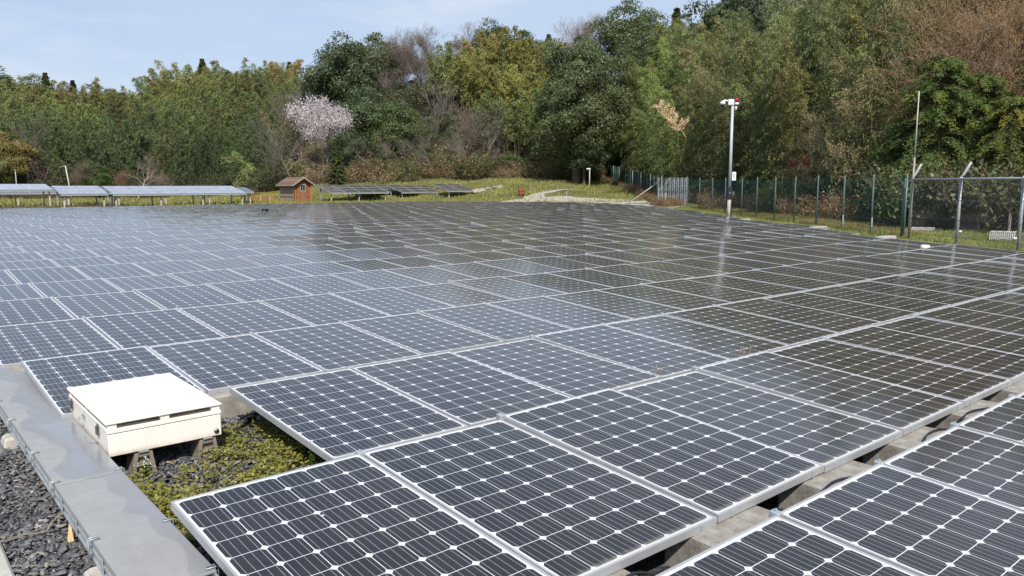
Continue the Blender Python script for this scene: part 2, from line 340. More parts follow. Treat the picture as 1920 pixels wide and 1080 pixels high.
# ------------------------------------------------------------------ helpers: meshes
class MB:
    def __init__(s): s.V = []; s.F = []; s.mi = []; s.n = 0
    def add(s, V, F, mi=0):
        V = np.asarray(V, float).reshape(-1, 3); s.V.append(V)
        for f in F: s.F.append(tuple(int(i) + s.n for i in f)); s.mi.append(mi)
        s.n += len(V); return s
    def quad(s, a, b, c, d, mi=0): return s.add([a, b, c, d], [(0, 1, 2, 3)], mi)
    def box(s, x0, x1, y0, y1, z0, z1, mi=0, bev=0.0, taper=0.0, R=None):
        if bev <= 0:
            V = np.array([(x, y, z) for z in (z0, z1) for (x, y) in ((x0, y0), (x1, y0), (x1, y1), (x0, y1))], float)
            F = [(3, 2, 1, 0), (4, 5, 6, 7)] + [(i, (i + 1) % 4, 4 + (i + 1) % 4, 4 + i) for i in range(4)]
        else:
            def ring(ins, z):
                o = []
                for (cx, cy, sx, sy) in ((x0, y0, 1, 1), (x1, y0, -1, 1), (x1, y1, -1, -1), (x0, y1, 1, -1)):
                    pts = [(cx + sx * ins, cy + sy * (ins + bev)), (cx + sx * (ins + bev), cy + sy * ins)]
                    if sx * sy < 0: pts = pts[::-1]
                    o += [(p[0], p[1], z) for p in pts]
                return o
            rs = [ring(bev, z0), ring(0, z0 + bev), ring(0, z1 - bev), ring(bev, z1)]
            V = np.array(sum(rs, []), float); F = []
            for k in range(3):
                for i in range(8): F.append((k * 8 + i, k * 8 + (i + 1) % 8, (k + 1) * 8 + (i + 1) % 8, (k + 1) * 8 + i))
            F.append(tuple(range(7, -1, -1))); F.append(tuple(range(24, 32)))
        if taper:
            f = 1 - taper * (V[:, 2] - z0) / (z1 - z0)
            V[:, 0] = (x0 + x1) / 2 + (V[:, 0] - (x0 + x1) / 2) * f; V[:, 1] = (y0 + y1) / 2 + (V[:, 1] - (y0 + y1) / 2) * f
        if R is not None: V = V @ np.array(R).T
        return s.add(V, F, mi)
    def tube(s, pts, r, sides=8, caps=True, mi=0):
        pts = np.asarray(pts, float); n = len(pts); r = np.broadcast_to(np.asarray(r, float), (n,))
        T = np.gradient(pts, axis=0); T /= np.linalg.norm(T, axis=1)[:, None] + 1e-12
        ref = np.array([0, 0, 1.0]) if abs(T[0][2]) < 0.9 else np.array([1.0, 0, 0])
        V = []
        for i in range(n):
            a = np.cross(T[i], ref); a /= np.linalg.norm(a); b = np.cross(T[i], a); ref = np.cross(a, T[i])
            for k in range(sides):
                t = 2 * PI * k / sides; V.append(pts[i] + r[i] * (a * math.cos(t) + b * math.sin(t)))
        F = [(i * sides + k, (i + 1) * sides + k, (i + 1) * sides + (k + 1) % sides, i * sides + (k + 1) % sides) for i in range(n - 1) for k in range(sides)]
        if caps: F += [tuple(range(sides)), tuple((n - 1) * sides + k for k in range(sides - 1, -1, -1))]
        return s.add(V, F, mi)
    def mesh(s, name, mats, smooth=False):
        me = bpy.data.meshes.new(name)
        me.from_pydata(np.concatenate(s.V).tolist() if s.V else [], [], s.F)
        for m in (mats if isinstance(mats, (list, tuple)) else [mats]): me.materials.append(m)
        if len(me.materials) > 1: me.polygons.foreach_set('material_index', s.mi)
        if smooth: me.polygons.foreach_set('use_smooth', [True] * len(me.polygons)); 
        me.update(); return me
    def obj(s, name, mats, parent=None, smooth=False): return mobj(name, s.mesh(name, mats, smooth), parent)

def mobj(name, me, parent=None):
    o = bpy.data.objects.new(name, me); COL.objects.link(o)
    if parent is not None: o.parent = parent
    return o
def npmesh(name, V, Q, mat, tint=None, smooth=False):
    """V (n,3), Q (m,k) uniform faces"""
    me = bpy.data.meshes.new(name); V = np.ascontiguousarray(V, np.float32); Q = np.ascontiguousarray(Q, np.int32)
    me.vertices.add(len(V)); me.vertices.foreach_set('co', V.ravel())
    k = Q.shape[1]; me.loops.add(Q.size); me.loops.foreach_set('vertex_index', Q.ravel())
    me.polygons.add(len(Q)); me.polygons.foreach_set('loop_start', np.arange(0, Q.size, k, dtype=np.int32))
    try: me.polygons.foreach_set('loop_total', np.full(len(Q), k, np.int32))
    except Exception: pass
    if tint is not None:
        a = me.attributes.new('tint', 'FLOAT', 'FACE'); a.data.foreach_set('value', np.ascontiguousarray(tint, np.float32))
    if smooth: me.polygons.foreach_set('use_smooth', np.ones(len(Q), bool))
    me.materials.append(mat); me.update(calc_edges=True); me.validate(); return me
def segs(P0, P1, R0, R1, sides=4):
    """many tapered prisms at once"""
    P0, P1 = np.asarray(P0, float), np.asarray(P1, float); n = len(P0)
    R0 = np.broadcast_to(np.asarray(R0, float), (n,)); R1 = np.broadcast_to(np.asarray(R1, float), (n,))
    D = P1 - P0; D = D / (np.linalg.norm(D, axis=1)[:, None] + 1e-9)
    ref = np.where(np.abs(D[:, 2:3]) < 0.9, np.array([[0, 0, 1.0]]), np.array([[1.0, 0, 0]]))
    A = np.cross(D, ref); A /= np.linalg.norm(A, axis=1)[:, None] + 1e-9; B = np.cross(D, A)
    an = np.arange(sides) * 2 * PI / sides
    O = A[:, None, :] * np.cos(an)[None, :, None] + B[:, None, :] * np.sin(an)[None, :, None]
    V = np.concatenate([P0[:, None] + O * R0[:, None, None], P1[:, None] + O * R1[:, None, None]], 1).reshape(-1, 3)
    k = np.arange(sides); q = np.stack([k, (k + 1) % sides, sides + (k + 1) % sides, sides + k], 1)
    Q = (q[None] + (np.arange(n) * 2 * sides)[:, None, None]).reshape(-1, 4)
    return V, Q
def leaves(C, D, Nn, L, Wd):
    """rhombic leaves: base C, direction D, normal Nn"""
    D = D / (np.linalg.norm(D, axis=1)[:, None] + 1e-9); Sd = np.cross(Nn, D); Sd /= np.linalg.norm(Sd, axis=1)[:, None] + 1e-9
    L = np.broadcast_to(np.asarray(L, float), (len(C),))[:, None]; Wd = np.broadcast_to(np.asarray(Wd, float), (len(C),))[:, None]
    V = np.stack([C, C + D * L * 0.42 + Sd * Wd / 2, C + D * L, C + D * L * 0.42 - Sd * Wd / 2], 1).reshape(-1, 3)
    return V, np.arange(len(C) * 4).reshape(-1, 4)
def rdir(rng, n):
    v = rng.normal(size=(n, 3)); return v / np.linalg.norm(v, axis=1)[:, None]

def tag(o, label, cat, group=None, kind=None):
    if label: o['label'] = label
    if cat: o['category'] = cat
    if group: o['group'] = group
    if kind: o['kind'] = kind
    return o
def thing(name, label, cat, loc=(0, 0, 0), rz=0.0, group=None):
    o = bpy.data.objects.new(name, None); COL.objects.link(o); o.location = loc; o.rotation_euler = (0, 0, rz)
    o.empty_display_size = 0.2
    return tag(o, label, cat, group)
def structure(o, label=None): o['kind'] = 'structure'; (label and o.__setitem__('label', label)); return o
ORD = ['', 'first', 'second', 'third', 'fourth', 'fifth', 'sixth', 'seventh', 'eighth', 'ninth', 'tenth', 'eleventh', 'twelfth', 'thirteenth',
       'fourteenth', 'fifteenth', 'sixteenth', 'seventeenth', 'eighteenth', 'nineteenth', 'twentieth']
_tens = {2: 'twenty', 3: 'thirty', 4: 'forty'}
def ordn(i):
    if i <= 20: return ORD[i]
    t, u = divmod(i, 10)
    return (_tens[t][:-1] + 'ieth') if u == 0 else _tens[t] + '-' + ORD[u]

# ------------------------------------------------------------------ ground
def build_terrain():
    azs = np.radians(np.concatenate([np.arange(-30, 110, 0.8), np.arange(110, 330, 5)])); n = len(azs)
    ds = np.concatenate([[1.0], np.arange(3, 24, 3), np.arange(24, 126, 1.5), np.arange(128, 230, 5), [260, 400, 800, 2000]])
    A, D = np.meshgrid(azs, ds, indexing='ij')
    X = CAM[0] + D * np.sin(A); Y = CAM[1] + D * np.cos(A); Z = terr(X, Y)
    Z = np.where(D > 235, Z - (D - 235) * 0.03, Z)
    m = len(ds); V = np.stack([X, Y, Z], -1).reshape(-1, 3)
    i, j = np.meshgrid(np.arange(n), np.arange(m - 1), indexing='ij'); i2 = (i + 1) % n
    Q = np.stack([i * m + j, i * m + j + 1, i2 * m + j + 1, i2 * m + j], -1).reshape(-1, 4)
    c = len(V); V = np.concatenate([V, [[CAM[0], CAM[1], -0.25]]])
    me = npmesh('ground', V, Q, M['terrain'], smooth=True)
    a = np.degrees(np.arctan2(V[:, 0] - CAM[0], V[:, 1] - CAM[1])); d = np.hypot(V[:, 0] - CAM[0], V[:, 1] - CAM[1])
    d1 = np.interp(np.where(a < -60, a + 360, a), TB[:, 0], TB[:, 2])
    g = 1 - sm((d - d1 + 5) / 6)
    at_ = me.attributes.new('grass', 'FLOAT', 'POINT'); at_.data.foreach_set('value', g.astype(np.float32))
    return structure(mobj('ground', me), 'grassy ground rising to a wooded hill')
build_terrain()

# right-hand end of each row, from the stepped edge of the field
RE = np.array([(-1, 21.2), (6.3, 21.2), (7.9, 21.4), (9.6, 22.0), (14.4, 26.4), (19.1, 29.6), (21.7, 31.9), (34.5, 42.0), (42.8, 46.2), (49.7, 43.8), (57.3, 38.0), (60, 36)])
ROW = {0: (0.27, 0.0, 0.0), 1: (0.259, 1.948, 0.0), 2: (1.273, 3.925, -.028), 3: (0.221, 5.955, -.026), 4: (0.115, 8.01, -.022)}
RNG = np.random.default_rng(11)
PITCHX, TILT, NROW = 1.0194, 0.0594, 28
for k in range(5, NROW): ROW[k] = (0.19 + RNG.uniform(-.05, .05), 8.01 + 2.04 * (k - 4), -.02 + RNG.uniform(-.012, .012))
def row_end(k): return float(np.interp(ROW[k][1] + 0.8, RE[:, 0], RE[:, 1]))

mbed = MB()
pts = [(-0.34, -6), (24, -6), (23.5, 7)] + [(x + 0.9, y) for y, x in RE[3:10]] + [(38.6, 58.2), (-0.34, 58.2)]
mbed.add([(x, y, -0.246) for x, y in pts], [tuple(range(len(pts)))])
structure(mbed.obj('slate_gravel_bed', M['slate_bed']), 'dark slate gravel bed under the solar panels')
mk = MB(); mk.box(-0.62, -0.345, -4, 12, -0.40, -0.20, bev=0.012)
structure(mk.obj('concrete_kerb', M['concrete_pale']), 'concrete kerb beside the dark slate gravel')

def sheet(name, pix, label):
    """gravel sheet draped on the ground from an outline on the ground"""
    P = np.array(pix); c = P.mean(0); V = []; F = []
    rings = 6; n = len(P)
    for r in range(rings + 1):
        for p in P:
            q = c + (p - c) * r / rings; V.append((q[0], q[1], tz(q[0], q[1]) + 0.03))
    for r in range(rings):
        for i in range(n): F.append((r * n + i, (r + 1) * n + i, (r + 1) * n + (i + 1) % n, r * n + (i + 1) % n))
    mb = MB(); mb.add(V, F); return structure(mb.obj(name, M['path'], smooth=True), label)
def ring_path(pts, w):
    out = []; pts = np.array(pts, float)
    T = np.gradient(pts, axis=0); T /= np.linalg.norm(T, axis=1)[:, None]; Nn = np.stack([-T[:, 1], T[:, 0]], 1)
    rr = np.random.default_rng(3)
    return pts, Nn, np.array(w) * (1 + rr.uniform(-.15, .15, len(pts)))
def strip(name, pts, w, label, sub=6):
    pts, Nn, w_ = ring_path(pts, w)
    t = np.linspace(0, len(pts) - 1, (len(pts) - 1) * 5 + 1); I = np.arange(len(pts))
    px = np.interp(t, I, pts[:, 0]); py = np.interp(t, I, pts[:, 1]); nx = np.interp(t, I, Nn[:, 0]); ny = np.interp(t, I, Nn[:, 1]); ww = np.interp(t, I, w_)
    rr = np.random.default_rng(5); V = []
    for i in range(len(t)):
        jl, jr = rr.uniform(.85, 1.15, 2)
        for s in range(sub + 1):
            f = (s / sub * 2 - 1) * (jl if s < sub / 2 else jr)
            x, y = px[i] + nx[i] * ww[i] * f, py[i] + ny[i] * ww[i] * f; V.append((x, y, tz(x, y) + 0.035))
    F = [(i * (sub + 1) + s, i * (sub + 1) + s + 1, (i + 1) * (sub + 1) + s + 1, (i + 1) * (sub + 1) + s) for i in range(len(t) - 1) for s in range(sub)]
    mb = MB(); mb.add(V, F); return structure(mb.obj(name, M['path'], smooth=True), label)
strip('gravel_path', [at(1275, 57), at(1200, 63), at(1120, 68.5), at(1030, 71), at(940, 71.5), at(880, 72)], [2.2, 2.6, 2.2, 2.0, 1.2, .4], 'pale gravel track along the far edge of the panels')
strip('gravel_path', [at(1020, 70), at(1000, 74), at(1010, 77), at(1060, 79.5), at(1095, 80.5)], [1.6, 1.1, .6, .5, .25], 'pale gravel spur leading up into the grass by the rusty drum')

# ------------------------------------------------------------------ solar panels
def frame_mesh():
    mb = MB(); lip, h, dz = 0.0115, 0.040, 0.003
    o = [(0, 0), (PW, 0), (PW, PL), (0, PL)]; i_ = [(lip, lip), (PW - lip, lip), (PW - lip, PL - lip), (lip, PL - lip)]
    V = [(x, y, 0) for x, y in o] + [(x, y, 0) for x, y in i_] + [(x, y, -h) for x, y in o] + [(x, y, -dz) for x, y in i_] + [(x, y, -h) for x, y in [(0.03, 0.03), (PW - .03, .03), (PW - .03, PL - .03), (.03, PL - .03)]]
    F = []
    for k in range(4):
        n = (k + 1) % 4
        F += [(k, n, 4 + n, 4 + k), (8 + k, 8 + n, n, k), (4 + k, 4 + n, 12 + n, 12 + k), (16 + k, 16 + n, 8 + n, 8 + k)]
    mb.add(V, F); return mb.mesh('frame', M['alu'])
def glass_mesh():
    mb = MB(); l = 0.012
    c = [(l, l), (PW - l, l), (PW - l, PL - l), (l, PL - l)]
    mb.add([(x, y, -0.0025) for x, y in c] + [(x, y, -0.008) for x, y in c], [(0, 1, 2, 3), (7, 6, 5, 4)] + [(4 + i, 4 + (i + 1) % 4, (i + 1) % 4, i) for i in range(4)])
    me = mb.mesh('glass', M['cells']); uv = me.uv_layers.new(name='UVMap')
    for lp in me.loops:
        v = me.vertices[lp.vertex_index].co; uv.data[lp.index].uv = (v.x, v.y)
    return me
def clamp_mesh():
    mb = MB(); mb.box(-0.028, 0.012, PL - 0.02, PL + 0.028, -0.03, 0.009, bev=0.003)
    mb.tube([(-0.008, PL + .006, 0.008), (-0.008, PL + .006, 0.020)], 0.006, 6)
    return mb.mesh('clamp', M['galv'])
def bracket_mesh(x):
    mb = MB(); mb.box(x, x + 0.026, -0.004, 0.0, -0.041, -0.004, bev=.001)
    return mb.mesh('bracket', M['galv'])
FR, GL, CL, BR = frame_mesh(), glass_mesh(), clamp_mesh(), (bracket_mesh(0.105), bracket_mesh(PW - 0.13))
cands = []
for k in range(NROW):
    ox, oy, oz = ROW[k]; n = int((row_end(k) - ox) / PITCHX)
    for c in range(n):
        if k == 0 and ox + c * PITCHX < 0.2: continue
        jt, jr = RNG.normal(0, 0.0055) + (.014 if k > 10 else .006 if k > 4 else 0), RNG.normal(0, 0.0045)
        x = ox + c * PITCHX
        cor = np.array([(x + u, oy + v * math.cos(TILT), oz + v * math.sin(TILT)) for u, v in ((0, 0), (PW, 0), (PW, PL), (0, PL))])
        q = project(cor); area = 0
        if (q[:, 2] > 0.3).all():
            inside = ((q[:, 0] > -10) & (q[:, 0] < 1930) & (q[:, 1] < 1090)).any()
            if inside: area = 0.5 * abs(np.dot(q[:, 0], np.roll(q[:, 1], 1)) - np.dot(q[:, 1], np.roll(q[:, 0], 1)))
        elif k == 0 and (q[:, 2] > 0.3).any(): area = 0
        cands.append((area, k, c, x, oy, oz, jt, jr))
order = sorted(range(len(cands)), key=lambda i: -cands[i][0])
indiv = set(i for i in order[:300] if cands[i][0] > 0)
rowcount = {}
fV, fF, fmi, fuv = [], [], [], []; nv = 0
ROWNAME = {0: 'the nearest row at lower right', 1: 'the row beyond the open gap', 2: 'the row starting right of the cream box'}
for i, (area, k, c, x, oy, oz, jt, jr) in sorted(enumerate(cands), key=lambda t: (t[1][1], t[1][2])):
    if i in indiv:
        rowcount[k] = rowcount.get(k, 0) + 1; m = rowcount[k]
        where = ROWNAME.get(k, f'the {ordn(k + 1)} row from the camera')
        o = thing('solar_panel', f'solar panel, {ordn(m)} from the left in {where}', 'solar panel', (x, oy, oz), 0, 'solar panels of the low field')
        o.rotation_euler = (TILT + jt, jr, 0)
        mobj('frame', FR, o); mobj('glass', GL, o)
        if c > 0: mobj('clamp', CL, o)
        if k <= 2: mobj('bracket', BR[0], o); mobj('bracket', BR[1], o)
    elif area > 0 or k >= 3:
        t = TILT + jt; ct, st = math.cos(t), math.sin(t)
        def P(u, v, z): return (x + u, oy + v * ct - z * st, oz + v * st + z * ct + u * -jr)
        l = .013
        fr = [P(u, v, 0) for u, v in ((0, 0), (PW, 0), (PW, PL), (0, PL))] + [P(u, v, 0) for u, v in ((l, l), (PW - l, l), (PW - l, PL - l), (l, PL - l))] + [P(u, v, -.04) for u, v in ((0, 0), (PW, 0), (PW, PL), (0, PL))]
        fV += fr
        for a in range(4):
            b = (a + 1) % 4; fF += [(nv + a, nv + b, nv + 4 + b, nv + 4 + a), (nv + 8 + a, nv + 8 + b, nv + b, nv + a)]; fmi += [0, 0]; fuv += [(0, 0)] * 8
        nv += 12
        g = ((l, l), (PW - l, l), (PW - l, PL - l), (l, PL - l)); fV += [P(u, v, -.0025) for u, v in g]
        fF.append((nv, nv + 1, nv + 2, nv + 3)); fmi.append(1); fuv += list(g); nv += 4
me = bpy.data.meshes.new('distant_solar_panels'); me.from_pydata(fV, [], fF)
me.materials.append(M['alu']); me.materials.append(M['cells']); me.polygons.foreach_set('material_index', fmi)
uv = me.uv_layers.new(name='UVMap'); uv.data.foreach_set('uv', np.array(fuv, np.float32).ravel())
tag(mobj('distant_solar_panels', me), 'far rows of low solar panels running back to the shed', 'solar panels', None, 'stuff')

# concrete blocks carrying the rows
def block(x0, x1, y0, y1, z0, z1, label, grp='concrete blocks under the panels', mat='concrete'):
    mb = MB(); mb.box(-(x1 - x0) / 2, (x1 - x0) / 2, -(y1 - y0) / 2, (y1 - y0) / 2, 0, z1 - z0, bev=0.012)
    o = mb.obj('concrete_block', M[mat]); o.location = ((x0 + x1) / 2, (y0 + y1) / 2, z0)
    return tag(o, label, 'concrete block', grp)
vis = 0
for c in range(1, 12):
    xs = ROW[1][0] + c * PITCHX
    q = project((xs, 1.8, -.05))
    if q[1] < 1150 and q[0] < 2000:
        vis += 1
        block(xs - 0.20, xs + 0.35, 1.56, 2.12, -0.30, -0.047, f'weathered concrete block in the open gap, {ordn(vis)} from the bottom of the photo')
block(ROW[3][0] + PITCHX - .25, ROW[3][0] + PITCHX + .45, 5.82, 6.32, -.30, -.05, 'mossy concrete block behind the cream box under panel corner')
block(ROW[3][0] - .05, ROW[3][0] + .3, 7.78, 8.14, -.30, -.04, 'pale concrete block at far left beside the grey duct')
block(ROW[2][0] + .30, ROW[2][0] + .9, 5.62, 6.0, -.30, -.03, 'concrete block under the raised corner of the panel beside the cream box')
for k, nm in ((9, 'left'), (7, 'middle'), (5, 'nearest')):
    pass
for (px, py, lab) in ((1395, 411, 'leftmost of the blocks poking out at the stepped field edge'), (1537, 425, 'middle block poking out at the stepped field edge'), (1664, 443, 'block poking out at the stepped field edge nearest the chain-link fence')):
    p = onz(px, py, 0.02); block(p[0] - .55, p[0] + .35, p[1] - .12, p[1] + .12, -.3, .03, 'pale concrete ' + lab, 'concrete blocks at the field edge', 'concrete_pale')
rr_ = np.random.default_rng(14)
for (x0, x1, lab) in ((1.5, 3.5, 'black cable sagging in the open gap at the bottom of the photo'), (3.4, 6.4, 'black cable sagging further along the open gap between panel rows')):
    t_ = np.linspace(0, 1, 40); mb = MB()
    mb.tube(np.stack([x0 + (x1 - x0) * t_, 1.80 + .06 * np.sin(t_ * 9 + x0) + .03 * np.sin(t_ * 23), -.045 + .018 + .0 * t_ - .07 * np.abs(np.sin((x0 + (x1 - x0) * t_ - .3) * 3.08)) ** 8], 1), .007, 6)
    tag(mb.obj('panel_cable', M['black'], smooth=True), lab, 'cable', 'cables in the open gap')
p = onz(1735, 459, 0.05)
mb = MB(); mb.tube([(0, 0, -.3), (0, 0, .03), (0, 0, .045), (0, 0, .052)], [.11, .11, .09, .02], 14)
o = mb.obj('drain_cap', M['white'], smooth=True); o.location = (p[0], p[1], 0); tag(o, 'white round cap at the right edge of the panel field', 'cap')

# ------------------------------------------------------------------ cable duct with cover plates (left)
DX0, DX1, DZ = -0.055, 0.285, -0.05
tr = thing('cable_duct', 'galvanised steel cable duct running along the left ends of the panels', 'cable duct', (0, 0, 0))
mb = MB()
for x0, x1 in ((DX0 + .004, DX0 + .012), (DX1 - .012, DX1 - .004)): mb.box(x0, x1, 0.2, 16, DZ - .10, DZ - .012)
for x0, x1 in ((DX0 - .004, DX0 + .0035),): mb.box(x0, x1, 0.2, 16, DZ - .10, DZ - .088); mb.box(x0, x1, .2, 16, DZ - .052, DZ - .044)
mb.obj('side_rail', M['galv'], tr)
mb = MB(); mb.box(DX0 + .0125, DX1 - .0125, .2, 16, DZ - .10, DZ - .094); mb.obj('tray', M['galv'], tr)
for y in (4.40, 4.05, 5.55, 3.52, 2.9):
    mb = MB(); mb.box(DX0 - .009, DX0 - .0045, y, y + .03, DZ - .09, DZ - .02); mb.obj('bracket', M['galv'], tr)
joints = [1.55, 3.07, 4.585, 6.10, 7.62, 9.14, 10.66]
cl = MB()
cl.tube([(-.02, 0, -.088), (-.021, 0, 0.004), (-.012, 0, .010), (.022, 0, .009)], .0035, 6)
cl.tube([(-.02, .022, -.07), (-.021, .022, 0.004), (-.012, .022, .010), (.022, .022, .009), (.024, .011, .009), (.022, 0, .009)], .0035, 6)
CLIP = cl.mesh('wire_clip', M['galv'], True)
cr = MB(); cr.tube([(.012, 0, -.05), (.012, 0, .004), (.004, 0, .008), (-.035, 0, .007), (-.037, .012, .007), (-.035, .024, .007), (.004, .024, .008), (.012, .024, -.05)], .003, 6)
CLIPR = cr.mesh('wire_clip', M['galv'], True)
names = ['nearest grey duct cover with a wet right edge', 'grey duct cover nearest the camera with a curved damp stain', 'wet grey duct cover beside the cream box reflecting it', 'grey duct cover beyond the cream box with a dry tan patch', 'grey duct cover at the left edge past the wet one', 'grey duct cover far off past the left edge']
for i in range(1, 5):
    y0, y1 = joints[i] + .004, joints[i + 1] - .004
    o = thing('duct_cover', names[i], 'duct cover', (0, y0, DZ + (0, 0, .004, .0, .003)[i]), 0, 'duct cover plates')
    mb = MB(); mb.box(DX0, DX1, 0, y1 - y0, -.012, 0, bev=.003); mb.box(DX0 + .0005, DX0 + .0035, .003, y1 - y0 - .003, -.034, -.0125); mb.box(DX1 - .0035, DX1 - .0005, .003, y1 - y0 - .003, -.034, -.0125)
    mb.obj('cover_plate', M['cover'], o)
    for yy in (0.0, 0.62):
        c = mobj('wire_clip', CLIP, o); c.location = (DX0, yy + .02, 0)
        c = mobj('wire_clip', CLIPR, o); c.location = (DX1, yy + .02, 0)
for (y, lab) in ((3.62, 'pale concrete foot under the duct beside the splinter of wood'), (6.15, 'pale concrete foot under the duct at the left edge of the photo'), (8.6, 'pale concrete foot under the duct far up the left side')):
    mb = MB(); mb.box(-.15, .15, -.09, .09, 0, .105, bev=.014, taper=.16); mb.box(-.12, .12, -.03, .03, .1055, .109)
    o = mb.obj('support_block', M['concrete_pale']); o.location = (DX0 + .075, y, -.265); tag(o, lab, 'support block', 'concrete feet under the duct')

# ------------------------------------------------------------------ cream pull box on two ladder-shaped concrete feet
bx = thing('junction_box', 'cream enamel junction box with raised double lid beside the duct', 'junction box', (0.30, 4.97, 0))
BW, BD = 0.69, 1.09
mb = MB(); mb.box(0, BW, 0, BD, -.080, .062, bev=.004); mb.obj('body', M['cream'], bx)
mb = MB(); mb.box(-.004, BW + .004, -.004, BD + .004, .0655, .092, bev=.004); ld = mb.obj('lid', M['cream'], bx)
mb = MB(); mb.box(.003, BW - .003, .003, BD - .003, .0622, .0653); mb.obj('seal', M['black'], bx)
mb = MB(); mb.box(-.012, BW + .008, -.010, BD + .008, .126, .138, bev=.003); mb.obj('sun_shield', M['cream'], bx)
for (x, y) in ((.0, 0), (.31, 0), (.63, 0), (0, .55), (.63, .55), (0, 1.03), (.31, 1.03), (.63, 1.03)):
    mb = MB(); mb.box(x + .001, x + .055, y + .001, y + .055, .0925, .1255, bev=.002); mb.obj('spacer', M['cream'], bx)
def latch(y):
    mb = MB(); mb.box(-.012, -.0045, y - .014, y + .014, .004, .084, bev=.003); mb.box(-.022, -.0125, y - .009, y + .009, .016, .072, bev=.003); mb.tube([(-.014, y - .018, .018), (-.014, y + .018, .018)], .005, 6)
    return mb.obj('latch', M['steel'], bx)
latch(0.22); latch(0.98)
mb = MB(); mb.box(-.0075, -.0005, .60, .66, .02, .05, bev=.002)
h = mb.obj('handle', M['galv'], bx)
mb = MB(); mb.tube([(-.008, .61, .045), (-.03, .60, .030), (-.034, .63, .020), (-.03, .66, .030), (-.008, .65, .045)], .004, 6); mb.obj('grip_ring', M['galv'], h, True)
mb = MB(); mb.tube([(BW - .035, -.0005, -.045), (BW - .035, -.010, -.045)], .016, 14); k = mb.obj('key_lock', M['steel'], bx, True)
mb = MB(); mb.tube([(BW - .035, -.0105, -.045), (BW - .035, -.014, -.045)], .008, 12); mb.obj('keyhole', M['black'], k, True)
mb = MB()
for x in (.20, .60): mb.box(x - .03, x + .03, -.0, .10, -.092, -.0805, bev=.002)
mb.obj('foot_strap', M['galv'], bx)
def foot(x, y, label):
    mb = MB(); H = .157; t = .16
    for s in (-1, 1):  # two legs of the ladder-shaped block, splayed
        V = [];
        for z, hw in ((0, .075), (H, .052)):
            for (a, b) in ((s * hw, 0), (s * hw, t), (s * (hw - .022), t), (s * (hw - .022), 0)): V.append((a, b, z))
        F = [(0, 1, 5, 4), (1, 2, 6, 5), (2, 3, 7, 6), (3, 0, 4, 7), (4, 5, 6, 7), (0, 3, 2, 1)]
        mb.add(V, F)
    for z0, z1 in ((.0, .028), (.066, .092), (H - .03, H)):
        hw = .075 - .023 * ((z0 + z1) / 2 / H) - .0225
        mb.box(-hw, hw, .004, t - .004, z0 + .0005, z1 - .0005)
    V = mb; V.box(-.046, .046, .028, t - .02, .0285, .0655); V.box(-.042, .042, .028, t - .02, .0925, H - .0305)
    o = mb.obj('support_block', M['foot']); o.location = (x, y, -.249); return tag(o, label, 'support block', 'ladder-shaped feet under the cream box')
foot(.50, 4.98, 'ladder-shaped concrete foot under the left end of the cream box')
foot(.90, 4.98, 'ladder-shaped concrete foot under the right end of the cream box')
mb = MB(); t = np.linspace(0, 1, 30)
pth = np.stack([.98 + .45 * t, 5.42 + .12 * t + .03 * np.sin(t * 6), -.225 + .02 * np.sin(t * 9) + .03 * t], 1)
mb.tube(pth, .022 + .003 * (np.arange(30) % 2), 10); o = mb.obj('cable_pipe', M['black'], smooth=True); tag(o, 'black corrugated cable pipe on the gravel behind the cream box', 'pipe')

# splinter, dry twig
mb = MB(); mb.add([(-.02, 0, 0), (.022, 0, 0), (.018, .012, .01), (-.014, .012, .012), (-.004, .0, .115), (.004, .006, .10)], [(0, 1, 5, 4), (1, 2, 5), (2, 3, 4, 5), (3, 0, 4), (0, 3, 2, 1)])
o = mb.obj('wood_splinter', M['split_wood']); p = onz(132, 1022, -.24); o.location = (p[0], p[1], -.245); o.rotation_euler = (rad(-25), rad(-12), rad(-38)); tag(o, 'pale split wood splinter standing against the concrete foot', 'splinter')
mb = MB(); rr = np.random.default_rng(4)
def twig(p, d, L, r, dep):
    n = 5; pts = [np.array(p)]
    d = np.array(d, float)
    for i in range(n): d = d + rr.normal(0, .12, 3); d[2] *= .8; pts.append(pts[-1] + d / np.linalg.norm(d) * L / n)
    mb.tube(pts, np.linspace(r, r * .5, n + 1), 5)
    if dep:
        for j in (2, 3, 4): twig(pts[j], d + rr.normal(0, .8, 3), L * .6, r * .6, dep - 1)
twig((0, 0, .02), (.5, .7, .12), .32, .004, 2); twig((0, 0, .02), (-.9, -.1, .1), .30, .003, 1)
o = mb.obj('dry_twig', M['dry_stem']); p = onz(88, 1005, -.24); o.location = (p[0], p[1], -.235); tag(o, 'dry forked twig lying on the slate gravel by the duct', 'twig')

